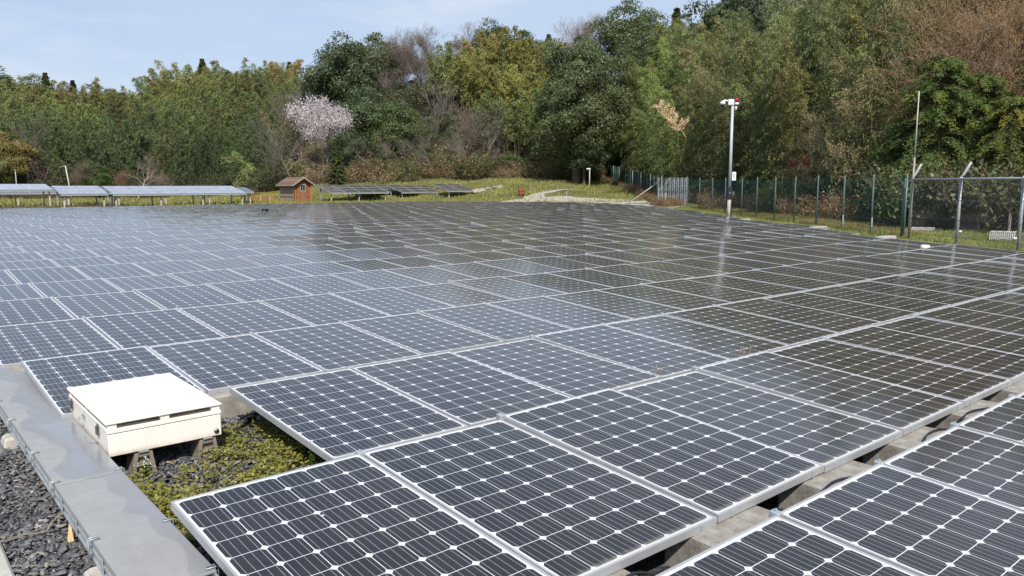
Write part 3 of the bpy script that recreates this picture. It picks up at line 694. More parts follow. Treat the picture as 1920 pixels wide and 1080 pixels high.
# slate chips near the camera
def chips():
    rng = np.random.default_rng(8); P = []
    for (x0, x1, y0, y1, n) in ((-.34, -.03, 2.6, 8.0, 6200), (.28, 1.95, 3.55, 6.02, 9500), (.2, .3, 2, 9, 500), (1.3, 7.5, 1.62, 1.97, 2600)):
        P.append(np.stack([rng.uniform(x0, x1, n), rng.uniform(y0, y1, n)], 1))
    P = np.concatenate(P); n = len(P); s = rng.lognormal(-4.2, .48, n); s = np.clip(s, .007, .055)
    k = 6; an = np.sort(rng.uniform(0, 2 * PI, (n, k)), 1); r = s[:, None] * rng.uniform(.65, 1.15, (n, k))
    el = rng.uniform(.5, 1, n)
    X, Y = r * np.cos(an), r * np.sin(an) * el[:, None]; th = s * rng.uniform(.10, .28, n)
    top = np.stack([X * .88, Y * .88, np.broadcast_to(th[:, None], X.shape)], -1); bot = np.stack([X, Y, np.zeros_like(X)], -1)
    V = np.concatenate([bot, top], 1)
    nrm = np.stack([rng.normal(0, .45, n), rng.normal(0, .45, n), np.ones(n)], 1); nrm /= np.linalg.norm(nrm, axis=1)[:, None]
    rz = rng.uniform(0, 2 * PI, n); a = np.stack([np.cos(rz), np.sin(rz), np.zeros(n)], 1); a -= nrm * (a * nrm).sum(1)[:, None]; a /= np.linalg.norm(a, axis=1)[:, None]; b = np.cross(nrm, a)
    V = V[:, :, 0:1] * a[:, None] + V[:, :, 1:2] * b[:, None] + V[:, :, 2:3] * nrm[:, None]
    V = V + np.stack([P[:, 0], P[:, 1], -.244 + rng.uniform(0, .022, n)], 1)[:, None]
    i = np.arange(k); side = np.stack([i, (i + 1) % k, k + (i + 1) % k, k + i], 1)
    tq = np.array([[k, k + 1, k + 2, k + 3], [k, k + 3, k + 4, k + 5]])
    q = np.concatenate([side, tq]); Q = (q[None] + (np.arange(n) * 2 * k)[:, None, None]).reshape(-1, 4)
    tag(mobj('slate_chips', npmesh('slate_chips', V.reshape(-1, 3), Q, M['chip'])), 'dark slate chips covering the ground by the duct and box', 'gravel', None, 'stuff')
chips()

# weeds in the pit beside the box
def weeds():
    rng = np.random.default_rng(21); cs = []
    while len(cs) < 500:
        x, y = rng.uniform(.33, 1.62), rng.uniform(3.65, 5.4)
        if y > 4.95 and x < 1.0: continue
        dens = .25 + .75 * (math.sin(x * 5 + 1) * math.sin(y * 4.3) > -.15) * (x > .6 or y < 4.8)
        if rng.uniform() < dens: cs.append((x, y))
    C = np.array(cs); n = len(C); m = 22
    hgt = rng.uniform(.03, .11, n)
    base = np.repeat(np.stack([C[:, 0], C[:, 1], np.full(n, -.235)], 1), m, 0)
    rd = rng.normal(0, .028, (n * m, 2)); hz = np.repeat(hgt, m) * rng.uniform(.1, 1, n * m)
    P = base + np.stack([rd[:, 0], rd[:, 1], hz], 1)
    D = rdir(rng, n * m); D[:, 2] = np.abs(D[:, 2]) * .4; Nn = np.stack([rng.normal(0, .4, n * m), rng.normal(0, .4, n * m), np.ones(n * m)], 1)
    V, Q = leaves(P, D, Nn, rng.uniform(.015, .036, n * m), rng.uniform(.010, .022, n * m))
    tint = np.clip(np.repeat(rng.beta(1.6, 1.6, n), m) * .8 + rng.uniform(-.1, .3, n * m), 0, 1)
    o = mobj('weeds', npmesh('weeds', V, Q, M['leaf'], tint)); o.color = (.23, .22, .05, 1)
    tag(o, 'low yellow green weeds growing through the slate by the box', 'weeds', None, 'stuff')
weeds()
def flower_weed(x, y, z, hgt, label, seed, col=(.10, .16, .035, 1), flowers=True):
    rng = np.random.default_rng(seed); o = thing('flowering_weed', label, 'weed', (x, y, z))
    st = MB(); lp, ld_, fp = [], [], []
    for i in range(9):
        a = rng.uniform(0, 2 * PI); r = rng.uniform(.01, .07); top = np.array([r * math.cos(a), r * math.sin(a), hgt * rng.uniform(.6, 1)])
        mid = top * .5 + rng.normal(0, .008, 3); st.tube([(0, 0, 0), mid, top], .0018, 4); fp.append(top)
        for j in range(9): t = rng.uniform(.15, .95); lp.append(top * t); d = rng.normal(size=3); d[2] = abs(d[2]) * .4; ld_.append(d)
    st.obj('stem', M['leaf'], o).color = col
    lp, ld_ = np.array(lp), np.array(ld_); n = len(lp)
    V, Q = leaves(lp, ld_, np.stack([rng.normal(0, .4, n), rng.normal(0, .4, n), np.ones(n)], 1), rng.uniform(.018, .034, n), rng.uniform(.012, .018, n))
    mobj('leaves', npmesh('leaves', V, Q, M['leaf'], rng.uniform(.2, .8, n)), o).color = col
    if flowers:
        fp = np.repeat(np.array(fp), 7, 0) + rng.normal(0, .005, (63, 3)); n = 63
        V, Q = leaves(fp, rdir(rng, n), rdir(rng, n), .010, .008); mobj('flowers', npmesh('flowers', V, Q, M['blossom'], np.full(n, .5)), o).color = (.75, .75, .65, 1)
p = onz(1218, 1062, -.06); flower_weed(1.545, 1.80, -.245, .24, 'small weed with white flowers in the open gap between panel rows', 3)
p = onz(245, 905, -.24); flower_weed(p[0] + .1, p[1], -.245, .13, 'weed with tiny white flowers in front of the box feet', 5)
p = onz(605, 850, -.1); flower_weed(p[0] - .06, p[1], -.245, .25, 'green weed touching the low corner of the panel by the box', 6, flowers=False)
p = onz(32, 690, -.15); flower_weed(p[0] + .05, p[1], -.245, .30, 'dry topped weed at the far left end of the third row', 7, (.16, .15, .06, 1))
def seed_heads(px, py, label, seed):
    rng = np.random.default_rng(seed); p = onz(px, py, .03); mb = MB()
    for i in range(9):
        x, y = rng.uniform(-.13, .13), rng.uniform(-.02, .02); h = rng.uniform(.04, .10)
        mb.tube([(x, y, -.3), (x + rng.normal(0, .01), y, h * .6), (x + rng.normal(0, .02), y + rng.normal(0, .01), h)], .0012, 4)
        for j in range(4): z = h * rng.uniform(.5, 1); mb.tube([(x, y, z - .01), (x + rng.normal(0, .009), y + rng.normal(0, .006), z + .01)], .0018, 4)
    o = mb.obj('dry_weed', M['dry_stem']); o.location = (p[0], p[1], 0); tag(o, label, 'dry weed')
seed_heads(1240, 692, 'dry brown seed heads poking up between rows right of centre', 1)
seed_heads(1395, 661, 'dry brown seed heads further right along the same panel seam', 2)

# ------------------------------------------------------------------ fences
def line_hits(A, B, pxs):
    """points of the line A-B seen at the given bearings"""
    out = []
    for px in pxs:
        a = az_of(px); d = np.array([math.sin(a), math.cos(a)]); e = np.array(B) - np.array(A)
        m = np.array([[d[0], -e[0]], [d[1], -e[1]]]); s = np.linalg.solve(m, np.array(A) - CAM[:2]); out.append(CAM[:2] + d * s[0])
    return out
def wire_panel(a, b, za, zb, h, vs, hs, r, parent, name='mesh_panel', mat='green_wire'):
    """welded mesh between two posts"""
    a, b = np.array(a), np.array(b); L = np.linalg.norm(b - a); n = max(2, int(L / vs)); P0, P1 = [], []
    for i in range(1, n):
        t = i / n; p = a + (b - a) * t; z = za + (zb - za) * t; P0.append((*p, z + .03)); P1.append((*p, z + h))
    m = int(h / hs)
    for j in range(m + 1):
        z = .03 + (h - .03) * j / m
        P0.append((*a, za + z)); P1.append((*b, zb + z))
    V, Q = segs(P0, P1, r, r, 3); return mobj(name, npmesh(name, V, Q, M[mat]), parent)
A0 = onz(1697, 436, -.05)[:2]; B0 = onz(1302, 389, -.05)[:2]
pp = line_hits(A0, B0, [1286, 1309, 1333, 1357, 1388, 1416, 1450, 1487, 1529, 1578, 1632, 1694])
fz = [tz(*p) for p in pp]
gf = thing('mesh_fence', 'green welded mesh fence with grey green posts along the bamboo edge', 'fence', (0, 0, 0))
FH = 2.02
for i, p in enumerate(pp):
    mb = MB(); mb.tube([(*p, fz[i] - .2), (*p, fz[i] + FH + .06)], .034, 8); mb.obj('post', M['green_post'], gf, True)
    mb = MB(); mb.tube([(*p, fz[i] + FH + .061), (*p, fz[i] + FH + .085)], [.040, .034], 8); mb.obj('post_cap', M['post_grey'], gf, True)
for i in range(len(pp) - 1): wire_panel(pp[i], pp[i + 1], fz[i], fz[i + 1], FH, .075, .15, .0028, gf)
for i in (9, 10):
    q = pp[i]; mb = MB(); mb.tube([(q[0] - .06, q[1] - .05, fz[i] - .2), (q[0] - .06, q[1] - .05, fz[i] + .55)], .028, 8); mb.tube([(q[0] - .06, q[1] - .05, fz[i] + .20), (q[0] - .06, q[1] - .05, fz[i] + .23)], .06, 8)
    mb.obj('drop_bolt', M['post_grey'], gf, True)
# fence climbing the bank behind the gate
A1 = np.array(at(1238, 66)); B1 = np.array(at(1128, 112))
q1 = [A1 + (B1 - A1) * t for t in np.linspace(0, 1, 26)]; z1 = [tz(*p) for p in q1]
bf = thing('mesh_fence', 'dark mesh fence climbing the grassy bank behind the galvanised gate', 'fence')
for i, p in enumerate(q1):
    mb = MB(); mb.tube([(*p, z1[i] - .2), (*p, z1[i] + 2.05)], .036, 6); mb.obj('post', M['green_post' if i % 3 else 'post_grey'], bf, True)
for i in range(25): wire_panel(q1[i], q1[i + 1], z1[i], z1[i + 1], 1.95, .10, .25, .004, bf)
# galvanised concertina gate, folded
gp, gq = np.array(at(1233, 61.5)), np.array(at(1284, 60.5)); gz = tz(*gp)
gt = thing('folding_gate', 'galvanised concertina gate folded up at the end of the green fence', 'gate', (gp[0], gp[1], gz), math.atan2(gq[1] - gp[1], gq[0] - gp[0]))
GLn = float(np.linalg.norm(gq - gp)); P0, P1 = [], []
for i in range(15):
    x = GLn * i / 14; o = .09 * (i % 2)
    P0.append((x, o, .12)); P1.append((x, o, 2.15))
V, Q = segs(P0, P1, .018, .018, 4); mobj('upright', npmesh('upright', V, Q, M['gate']), gt)
P0, P1 = [], []
for i in range(14):
    x = GLn * i / 14
    for k in range(5):
        z = .2 + k * .38; P0.append((x - .06, .05, z)); P1.append((x + .22, .05, z + .38))
V, Q = segs(P0, P1, .017, .017, 4); mobj('lattice', npmesh('lattice', V, Q, M['gate']), gt)
mb = MB()
for x in (-.02, GLn + .08): mb.box(x - .04, x + .04, .0, .08, 0, 2.1)
mb.obj('post', M['galv'], gt)
mb = MB(); mb.box(-.02, GLn + .06, -.05, -.02, 1.15, 1.19); mb.obj('tie_bar', M['green_post'], gt)
mb = MB(); mb.tube([(.0, .04, 1.85), (-2.25, -1.4, -.05)], .035, 6); mb.tube([(.0, .06, 1.3), (-.55, 1.9, 0)], .03, 6); mb.obj('brace', M['trim'], gt, True)
mb = MB(); mb.tube([(GLn * .36, -.5, -.25), (GLn * .36, -.5, 1.0)], .03, 6); mb.tube([(GLn * .36, -.5, .2), (GLn * .62, -.5, .2)], .02, 6)
o = mb.obj('stake_barrier', M['trim']); o.location = gt.location; o.rotation_euler = gt.rotation_euler; tag(o, 'short pale post with a low rail in front of the folded gate', 'post')

# chain-link fence at far right
CA = onz(1704, 437, -.03)[:2]; CB = onz(1910, 458, -.03)[:2]; e = (CB - CA); e /= np.linalg.norm(e)
cp = line_hits(CA, CB, [1704, 1794, 1911]); Lc = [0] + [float(np.linalg.norm(p - cp[0])) for p in cp[1:]]; Lc.append(Lc[-1] + (Lc[-1] - Lc[-2]))
cf = thing('chain_link_fence', 'chain-link fence with bent-topped galvanised posts at far right', 'fence', (cp[0][0], cp[0][1], -.05), math.atan2(e[1], e[0]))
CH = 1.80
for x in Lc:
    mb = MB(); mb.tube([(x, 0, -.3), (x, 0, CH + .05)], .045, 10); mb.tube([(x, 0, CH + .051), (x + .02, .06, CH + .12), (x + .22, .12, CH + .48)], [.044, .04, .035], 8); mb.obj('post', M['post_grey'], cf, True)
mb = MB(); mb.tube([(0, -.02, CH - .01), (Lc[-1], -.02, CH - .01)], .032, 8); mb.obj('top_rail', M['post_grey'], cf, True)
P0, P1 = [], []; sp = .115; W_, H_ = Lc[-1], CH - .06
for s in (1, -1):
    for i in range(int((W_ + H_) / sp)):
        c = i * sp; x0 = c - H_; a_, b_ = max(0, x0), min(W_, c)
        if b_ > a_:
            za, zb = a_ - x0, b_ - x0
            if s < 0: za, zb = H_ - za, H_ - zb
            P0.append((a_, -.05 + .003 * s, .03 + za)); P1.append((b_, -.05 + .003 * s, .03 + zb))
V, Q = segs(P0, P1, .0036, .0036, 3); mobj('wire_mesh', npmesh('wire_mesh', V, Q, M['wire_grey']), cf)
P0 = [(0, -.055, z) for z in (.55, 1.15, .04)]; P1 = [(Lc[-1], -.055, z) for z in (.55, 1.15, .04)]
V, Q = segs(P0, P1, .006, .006, 4); mobj('tension_wire', npmesh('tension_wire', V, Q, M['steel']), cf)
def pos_w(px, d, z=None): x, y = at(px, d); return (x, y, tz(x, y) if z is None else z)
# leaning double post and aerial mast beside it
mb = MB(); mb.tube([(0, 0, -.3), (0, 0, 1.83)], .035, 8)
o = mb.obj('fence_post', M['green_post'], smooth=True); o.location = (*(cp[0] - e * .42), -.05); tag(o, 'slim dark post between the mesh fence and the chain-link fence', 'post')
mp = line_hits(CA, CB, [1697])[0]
ms = thing('aerial_mast', 'tall thin pale aerial mast beside the chain-link fence', 'mast', (mp[0] - .15, mp[1] - .2, -.05))
mb = MB(); mb.tube([(0, 0, -.2), (0, 0, 2.5)], .032, 8); mb.obj('tube', M['wood_stake'], ms, True)
mb = MB(); mb.tube([(0, 0, 2.501), (0, 0, 4.62)], [.024, .017], 8); mb.obj('rod', M['trim'], ms, True)
# low post-and-wire fence and white ribbed gratings behind the chain-link
lf = thing('stake_fence', 'low row of grey stakes joined by wire behind the chain-link fence', 'fence')
sp_ = [at(px, d) for px, d in ((1738, 34), (1779, 33.4), (1834, 31.6), (1891, 30.4), (1950, 29.3))]
for p in sp_:
    mb = MB(); mb.box(p[0] - .035, p[0] + .035, p[1] - .035, p[1] + .035, tz(*p) - .2, tz(*p) + .70, bev=.008); mb.obj('stake', M['wood_stake'], lf)
P0 = [(*p, tz(*p) + .66) for p in sp_[:-1]]; P1 = [(*p, tz(*p) + .66) for p in sp_[1:]]
V, Q = segs(P0, P1, .008, .008, 4); mobj('wire', npmesh('wire', V, Q, M['steel']), lf)
def ribbed(px0, px1, d, h, label):
    a, b = np.array(at(px0, d)), np.array(at(px1, d)); L = np.linalg.norm(b - a)
    o = thing('ribbed_planter', label, 'planter', (a[0], a[1], tz(*a) - .02), math.atan2(b[1] - a[1], b[0] - a[0]), 'white ribbed planters')
    n = 13
    for s in ('rib',):
        mb = MB()
        for i in range(n): x = L * i / (n - 1); mb.box(x - .011, x + .011, -.02, .02, 0, h, bev=.003); mb.tube([(x, 0, h), (x + .03, .06, h + .03), (x + .03, .14, h + .02)], .011, 6)
        mb.obj('rib', M['white'], o)
    mb = MB(); mb.box(-.02, L + .02, .021, .05, h * .25, h * .33); mb.box(-.02, L + .02, .021, .05, h * .7, h * .78); mb.obj('rail', M['white'], o)
ribbed(1709, 1750, 31.3, .16, 'smaller white ribbed planter low behind the left chain-link bay')
ribbed(1856, 1902, 28.4, .27, 'larger white ribbed planter behind the right chain-link bay')
for px, d, lab in ((1799, 29.6, 'short white capped pipe at the foot of the middle chain-link post'), (1903, 27.2, 'short white capped pipe by the rightmost chain-link post')):
    mb = MB(); mb.tube([(0, 0, -.1), (0, 0, .13), (0, 0, .131), (0, 0, .18), (0, 0, .2)], [.045, .045, .06, .06, .03], 12)
    o = mb.obj('capped_pipe', M['white'], smooth=True); o.location = pos_w(px, d); tag(o, lab, 'pipe', 'white capped pipes')

# camera pole
cpx, cpy = onz(1366, 406, -.05)[:2]; 
po = thing('camera_pole', 'pale steel pole with a security camera and red alarm lamp on top', 'camera pole', (cpx, cpy, -.05), -YAW); po.scale = (1, 1, .915)
mb = MB(); mb.tube([(0, 0, -.3), (0, 0, 1.02)], .085, 14); mb.obj('base_pole', M['concrete_pale'], po, True)
mb = MB(); mb.tube([(0, 0, 1.021), (0, 0, 6.05)], [.082, .066], 14); mb.obj('pole', M['pole_white'], po, True)
mb = MB(); mb.box(-.13, .10, -.16, .09, 1.0, 1.62, bev=.02); cb = mb.obj('control_box', M['black'], po)
mb = MB(); mb.box(.105, .26, -.06, .06, 1.16, 1.38, bev=.02); mb.obj('side_box', M['steel'], cb)
mb = MB(); mb.tube([(-.02, -.162, 1.31), (-.02, -.17, 1.31)], .02, 10); mb.obj('lock', M['white'], cb)
mb = MB(); mb.tube([(.12, 0, 1.1), (.13, 0, .5), (.12, .02, -.05)], .025, 8); mb.obj('conduit', M['black'], po, True)
mb = MB(); mb.box(.10, .30, -.012, .012, 1.98, 2.45, bev=.004); sg = mb.obj('sign', M['white'], po)
mb = MB(); mb.box(.165, .235, -.016, -.0125, 2.12, 2.36); mb.obj('mark', M['pole_white'], sg)
mb = MB(); mb.box(-.24, .05, -.11, .10, 6.04, 6.36, bev=.03); mb.obj('camera_housing', M['white'], po)
mb = MB(); mb.tube([(-.24, -.02, 6.27), (-.40, -.02, 6.30), (-.50, -.02, 6.24), (-.50, -.02, 6.20)], .05, 8); mb.obj('arm', M['white'], po, True)
mb = MB(); mb.tube([(-.50, -.02, 6.24), (-.50, -.02, 6.22), (-.50, -.02, 6.07)], [.06, .13, .13], 16); dm = mb.obj('dome_camera', M['white'], po, True)
mb = MB(); mb.tube([(-.50, -.02, 6.069), (-.50, -.02, 6.01), (-.50, -.02, 5.97), (-.50, -.02, 5.945)], [.115, .105, .07, .01], 16); mb.obj('lens_dome', M['black'], dm, True)
mb = MB(); mb.box(.055, .105, -.06, .06, 5.72, 6.40, bev=.01); mb.obj('bracket', M['steel'], po)
mb = MB(); mb.tube([(.20, 0, 6.19), (.20, 0, 6.36), (.20, 0, 6.41), (.20, 0, 6.43)], [.105, .105, .08, .02], 14); mb.obj('alarm_lamp', M['red'], po, True)
mb = MB(); mb.tube([(.20, 0, 6.06), (.20, 0, 6.185)], [.11, .11], 14); mb.box(.105, .2, -.02, .02, 6.06, 6.10); mb.obj('lamp_base', M['white'], po, True)
mb = MB(); mb.tube([(.17, -.02, 5.78), (.17, -.02, 5.98)], .05, 10); mb.obj('sensor', M['white'], po, True)

# small lamp post, rusty drum, stake on the grass
o = thing('lamp_post', 'short white lamp post on the grass near the forest', 'lamp post', pos_w(1104, 83))
mb = MB(); mb.tube([(0, 0, -.2), (0, 0, 2.1)], .055, 8); mb.obj('pole', M['trim'], o, True)
mb = MB(); mb.box(-.42, .09, -.09, .09, 2.101, 2.26, bev=.03); mb.obj('lamp_head', M['white'], o)
o = thing('oil_drum', 'rusty upright drum on the gravel spur', 'drum', pos_w(977, 75))
mb = MB(); z = [0, .02, .3, .315, .33, .6, .615, .63, .95, .97]; r = [.28, .3, .3, .315, .3, .3, .315, .3, .3, .29]
mb.tube([(0, 0, t) for t in z], r, 18); mb.obj('drum_body', M['rust'], o, True)
mb = MB(); mb.box(-.12, .08, -.33, -.30, .08, .30, bev=.01); mb.obj('fire_hole', M['black'], o)
for px, d, h, lab in ((994, 82, .75, 'short dark stake in the grass right of the rusty drum'), (1062, 73, .4, 'tiny dark stake beside the gravel track')):
    mb = MB(); mb.tube([(0, 0, -.1), (0, 0, h), (0, 0, h + .05)], [.05, .05, .09], 6); o = mb.obj('stake', M['wood_stake']); o.location = pos_w(px, d); tag(o, lab, 'stake')
def rock_pile(px, d, w_, h, label, seed, mat='rock'):
    rng = np.random.default_rng(seed); mb = MB(); x, y = at(px, d)
    for i in range(9):
        c = np.array([rng.uniform(-w_, w_), rng.uniform(-.4, .4), rng.uniform(-.1, h * .5)]); s = rng.uniform(.15, .4) * np.array([1.3, 1, .7])
        nn = 7; V = [];
        for zz, rr_ in ((-.8, .6), (-.1, 1), (.5, .85), (.9, .4)):
            for k in range(nn): a = 2 * PI * k / nn; V.append(c + s * np.array([math.cos(a) * rr_, math.sin(a) * rr_, zz]) * rng.uniform(.85, 1.15))
        F = [(j * nn + k, j * nn + (k + 1) % nn, (j + 1) * nn + (k + 1) % nn, (j + 1) * nn + k) for j in range(3) for k in range(nn)] + [tuple(range(3 * nn, 4 * nn))]
        mb.add(V, F)
    o = mb.obj('debris_pile', M[mat]); o.location = (x, y, tz(x, y)); tag(o, label, 'debris pile')
rock_pile(903, 84, 1.1, .5, 'tan heap of debris right of the mid array tables', 1)
rock_pile(930, 85, .9, .3, 'low grey pile of logs in the grass left of the drum', 2, 'wood_stake')
rock_pile(139, 60.5, .5, .3, 'pale flat rock at the far edge under the left array', 3, 'concrete_pale')
# cable bundle on the far panels
p = onz(497, 396, .13)
mb = MB(); t = np.linspace(0, 14 * PI, 140); rr = np.random.default_rng(2)
mb.tube(np.stack([.17 * np.cos(t) * (1 + .1 * np.sin(t * .3)), .13 * np.sin(t), .05 + .10 * np.abs(np.sin(t * .21)) + .02 * np.cos(3 * t)], 1), .02, 6)
mb.tube([(-.75, .1, .03), (-.45, .02, .06), (-.2, 0, .12), (.2, 0, .12), (.5, -.05, .08), (.7, -.15, .02)], .016, 6)
o = mb.obj('cable_bundle', M['black'], smooth=True); o.location = (p[0], p[1], .09); tag(o, 'dark coil of cable lying on the far panels in front of the shed', 'cable')

# ------------------------------------------------------------------ shed
sh = thing('shed', 'small log shed with brown shingle roof and orange door side', 'shed', (31.9, 71.0, -.27))
SW, SDp, EH, RH = 1.72, 3.2, 1.94, 2.48
mb = MB(); mb.box(0, .06, .06, SDp, 0, EH); mb.obj('side_wall', M['plank_grey'], sh)
mb = MB(); mb.box(SW - .06, SW, .06, SDp, 0, EH); mb.obj('side_wall', M['plank_orange'], sh)
def gable(y0, y1, mat, nm):
    mb = MB(); pr_ = [(0, 0), (SW, 0), (SW, EH), (SW / 2, RH - .06), (0, EH)]
    V = [(x, y0, z) for x, z in pr_] + [(x, y1, z) for x, z in pr_]
    mb.add(V, [(0, 1, 2, 3, 4), (9, 8, 7, 6, 5)] + [(i, i + 5, (i + 1) % 5 + 5, (i + 1) % 5) for i in range(5)]); return mb.obj(nm, M[mat], sh)
gable(0, .058, 'plank_orange', 'front_wall'); gable(SDp + .002, SDp + .06, 'plank_grey', 'back_wall')
mb = MB(); mb.box(-.06, .10, -.05, -.003, 0, EH - .02); mb.box(.34, .42, -.04, -.003, 0, EH + .1); mb.box(SW - .09, SW + .04, -.05, -.003, 0, EH - .02); mb.box(-.065, -.003, -.05, .10, 0, EH - .02)
mb.obj('corner_post', M['post_orange'], sh)
mb = MB(); mb.box(.50, 1.22, -.045, -.003, .06, 1.92, bev=.006); dr = mb.obj('door', M['door_wood'], sh)
mb = MB(); mb.box(.64, 1.08, -.052, -.046, 1.22, 1.80); mb.obj('pane', M['pane'], dr)
mb = MB()
for x in (.60, 1.08): mb.box(x, x + .04, -.062, -.0465, 1.18, 1.84)
for z in (1.18, 1.80): mb.box(.64, 1.08, -.062, -.0465, z, z + .04)
mb.box(.845, .875, -.06, -.053, 1.22, 1.80); mb.obj('window_frame', M['trim'], dr)
mb = MB(); mb.tube([(.56, -.046, .98), (.56, -.09, .98), (.56, -.09, 1.05)], .014, 6); mb.obj('handle', M['steel'], dr)
rf = MB(); ov, fo, th = .34, .38, .06
sl_ = (RH - EH) / (SW / 2); ez = EH - ov * sl_
for s in (-1, 1):
    xe = -ov if s < 0 else SW + ov
    V = [(xe, -fo, ez), (SW / 2, -fo, RH), (SW / 2, SDp + .3, RH), (xe, SDp + .3, ez)]; V += [(x, y, z + th) for x, y, z in V]
    rf.add(V, [(0, 1, 2, 3), (7, 6, 5, 4)] + [(i, i + 4, (i + 1) % 4 + 4, (i + 1) % 4) for i in range(4)])
rfo = rf.obj('roof', M['roof'], sh)
mb = MB()
for s in (-1, 1):
    xe = -ov if s < 0 else SW + ov
    V = [(xe, -fo - .03, ez - .09), (SW / 2, -fo - .03, RH - .09), (SW / 2, -fo - .03, RH + .05), (xe, -fo - .03, ez + .05)]; V += [(x, -fo - .003, z) for x, y, z in V]
    mb.add(V, [(0, 1, 2, 3), (7, 6, 5, 4)] + [(i, i + 4, (i + 1) % 4 + 4, (i + 1) % 4) for i in range(4)])
mb.box(-ov - .03, -ov - .003, -fo, SDp + .3, ez - .06, ez + .06); mb.obj('fascia', M['fascia'], rfo)

# ------------------------------------------------------------------ raised array tables
PNL = None
def array_table(x, y, nx, ny, zf, zb, label, pw=1.66, pd=1.0, rz=0.0, mat='cells'):
    """table of nx by ny panels; front edge at y, rising to the back"""
    D = pd * ny + .03 * ny; t = math.asin((zb - zf) / D); ct, st = math.cos(t), math.sin(t)
    o = thing('panel_table', label, 'panel table', (x, y, 0), rz, 'raised panel tables at the back')
    for j in range(ny):
        for i in range(nx):
            u, v = i * (pw + .02), j * (pd + .03)
            mb = MB(); c = [(u, v), (u + pw, v), (u + pw, v + pd), (u, v + pd)]
            Pm = lambda a, b, z: (a, b * ct - z * st, zf + b * st + z * ct)
            l = .028; ci = [(u + l, v + l), (u + pw - l, v + l), (u + pw - l, v + pd - l), (u + l, v + pd - l)]
            V = [Pm(a, b, 0) for a, b in c] + [Pm(a, b, 0) for a, b in ci] + [Pm(a, b, -.05) for a, b in c] + [Pm(a, b, -.003) for a, b in ci]
            F = []; mi = []
            for k in range(4):
                n = (k + 1) % 4; F += [(k, n, 4 + n, 4 + k), (8 + k, 8 + n, n, k)]; mi += [0, 0]
            F += [(12, 13, 14, 15), (11, 10, 9, 8)]; mi += [1, 0]
            me = bpy.data.meshes.new('panel'); me.from_pydata(V, [], F); me.materials.append(M['alu']); me.materials.append(M[mat]); me.polygons.foreach_set('material_index', mi)
            uvl = me.uv_layers.new(name='UVMap'); Ls = {12: (l, l), 13: (l, PL - l), 14: (PW - l, PL - l), 15: (PW - l, l)}
            for lp in me.loops: uvl.data[lp.index].uv = Ls.get(lp.vertex_index, (0, 0))
            mobj('panel', me, o)
    W_ = nx * (pw + .02)
    mb = MB()
    for f in (.0, .5, 1.0):
        b = .06 + f * (D - .15); z = zf + b * st - .11; mb.box(0, W_, b * ct - .035, b * ct + .035, z - .05, z + .05)
    mb.obj('beam', M['galv'], o)
    n = max(2, int(W_ / 3.1) + 1); zs = tz(x + W_ / 2, y)
    for i in range(n):
        lx = .25 + (W_ - .5) * i / (n - 1)
        for b in (.35, D - .45):
            z = zf + b * st - .17; mb = MB(); mb.box(lx - .045, lx + .045, b * ct - .045, b * ct + .045, zs - .3, z); mb.obj('leg', M['trim' if b < 1 else 'galv'], o)
        mb = MB(); mb.tube([(lx, (D - .5) * ct, zf + .25), (lx, D * .35 * ct, zf + D * .35 * st - .15)], .03, 6); mb.tube([(lx, .1, zf - .1), (lx, (D - .1) * ct, zf + (D - .1) * st - .1)], .03, 6); mb.obj('brace', M['steel'], o)
    return o
array_table(13.55, 61.0, 6, 3, .89, 1.45, 'longest pale blue panel table, right end of the left-hand group', pw=1.60, mat='cells_sky_pale')
array_table(10.35, 61.6, 2, 3, .92, 1.47, 'pale blue panel table in the middle of the left-hand group', pw=1.5, mat='cells_sky_pale')
array_table(-4.4, 66.0, 9, 3, 1.20, 1.60, 'pale panel table running off the left edge of the photo', mat='cells_sky_pale')
array_table(12.0, 69.0, 9, 2, .9, 1.3, 'panel table standing behind the longest left-hand table')
array_table(2.0, 74.0, 9, 2, .9, 1.4, 'panel table furthest back in the left-hand group')
array_table(35.5, 70.6, 4, 3, .745, 1.49, 'dark panel table directly right of the shed')
array_table(40.2, 73.0, 4, 3, .80, 1.52, 'dark panel table behind the one beside the shed')
array_table(43.6, 70.3, 3, 3, .745, 1.47, 'dark panel table second from the right of the mid group')
array_table(46.6, 66.0, 2, 3, .91, 1.62, 'rightmost dark panel table beside the grass slope')
# mound of orange netting and white stakes left of the shed
nt_ = thing('safety_net', 'sagging orange red net on white stakes left of the shed', 'net', pos_w(470, 76))
mb = MB(); rr = np.random.default_rng(6)
P0, P1 = [], []
for i in range(26): x = i * .1; P0.append((x, .05 * math.sin(x * 4), .15)); P1.append((x + .05, .05 * math.sin(x * 4 + 1), .72 + .12 * math.sin(x * 3)))
for k in range(6):
    for i in range(25): P0.append((i * .1, .05 * math.sin(i * .4), .15 + k * .11 * (1 + .15 * math.sin(i * .3)))); P1.append(((i + 1) * .1, .05 * math.sin((i + 1) * .4), .15 + k * .11 * (1 + .15 * math.sin((i + 1) * .3))))
V, Q = segs(P0, P1, .012, .012, 3); mobj('net', npmesh('net', V, Q, M['orange']), nt_)
for x in (-.45, -.1, 1.1, 2.0):
    mb = MB(); mb.tube([(x, -.05, -.2), (x, -.05, .8 - .1 * abs(x))], .035, 6); mb.obj('stake', M['trim'], nt_)
for px, d, h, lab, arm in ((140, 95, 3.6, 'leaning pale utility pole with a small arm before the left bamboo', 1), (39, 98, 3.0, 'thin pale pole at the far left before the bamboo', 0)):
    o = thing('utility_pole', lab, 'pole', pos_w(px, d)); o.rotation_euler = (0, rad(-6 * arm), 0)
    mb = MB(); mb.tube([(0, 0, -.3), (0, 0, h)], [.075, .06] if arm else [.045, .035], 8); mb.obj('pole', M['trim'], o, True)
    if arm: mb = MB(); mb.tube([(-.45, 0, h - .1), (.05, 0, h - .05)], .03, 6); mb.obj('arm', M['post_grey'], o, True)

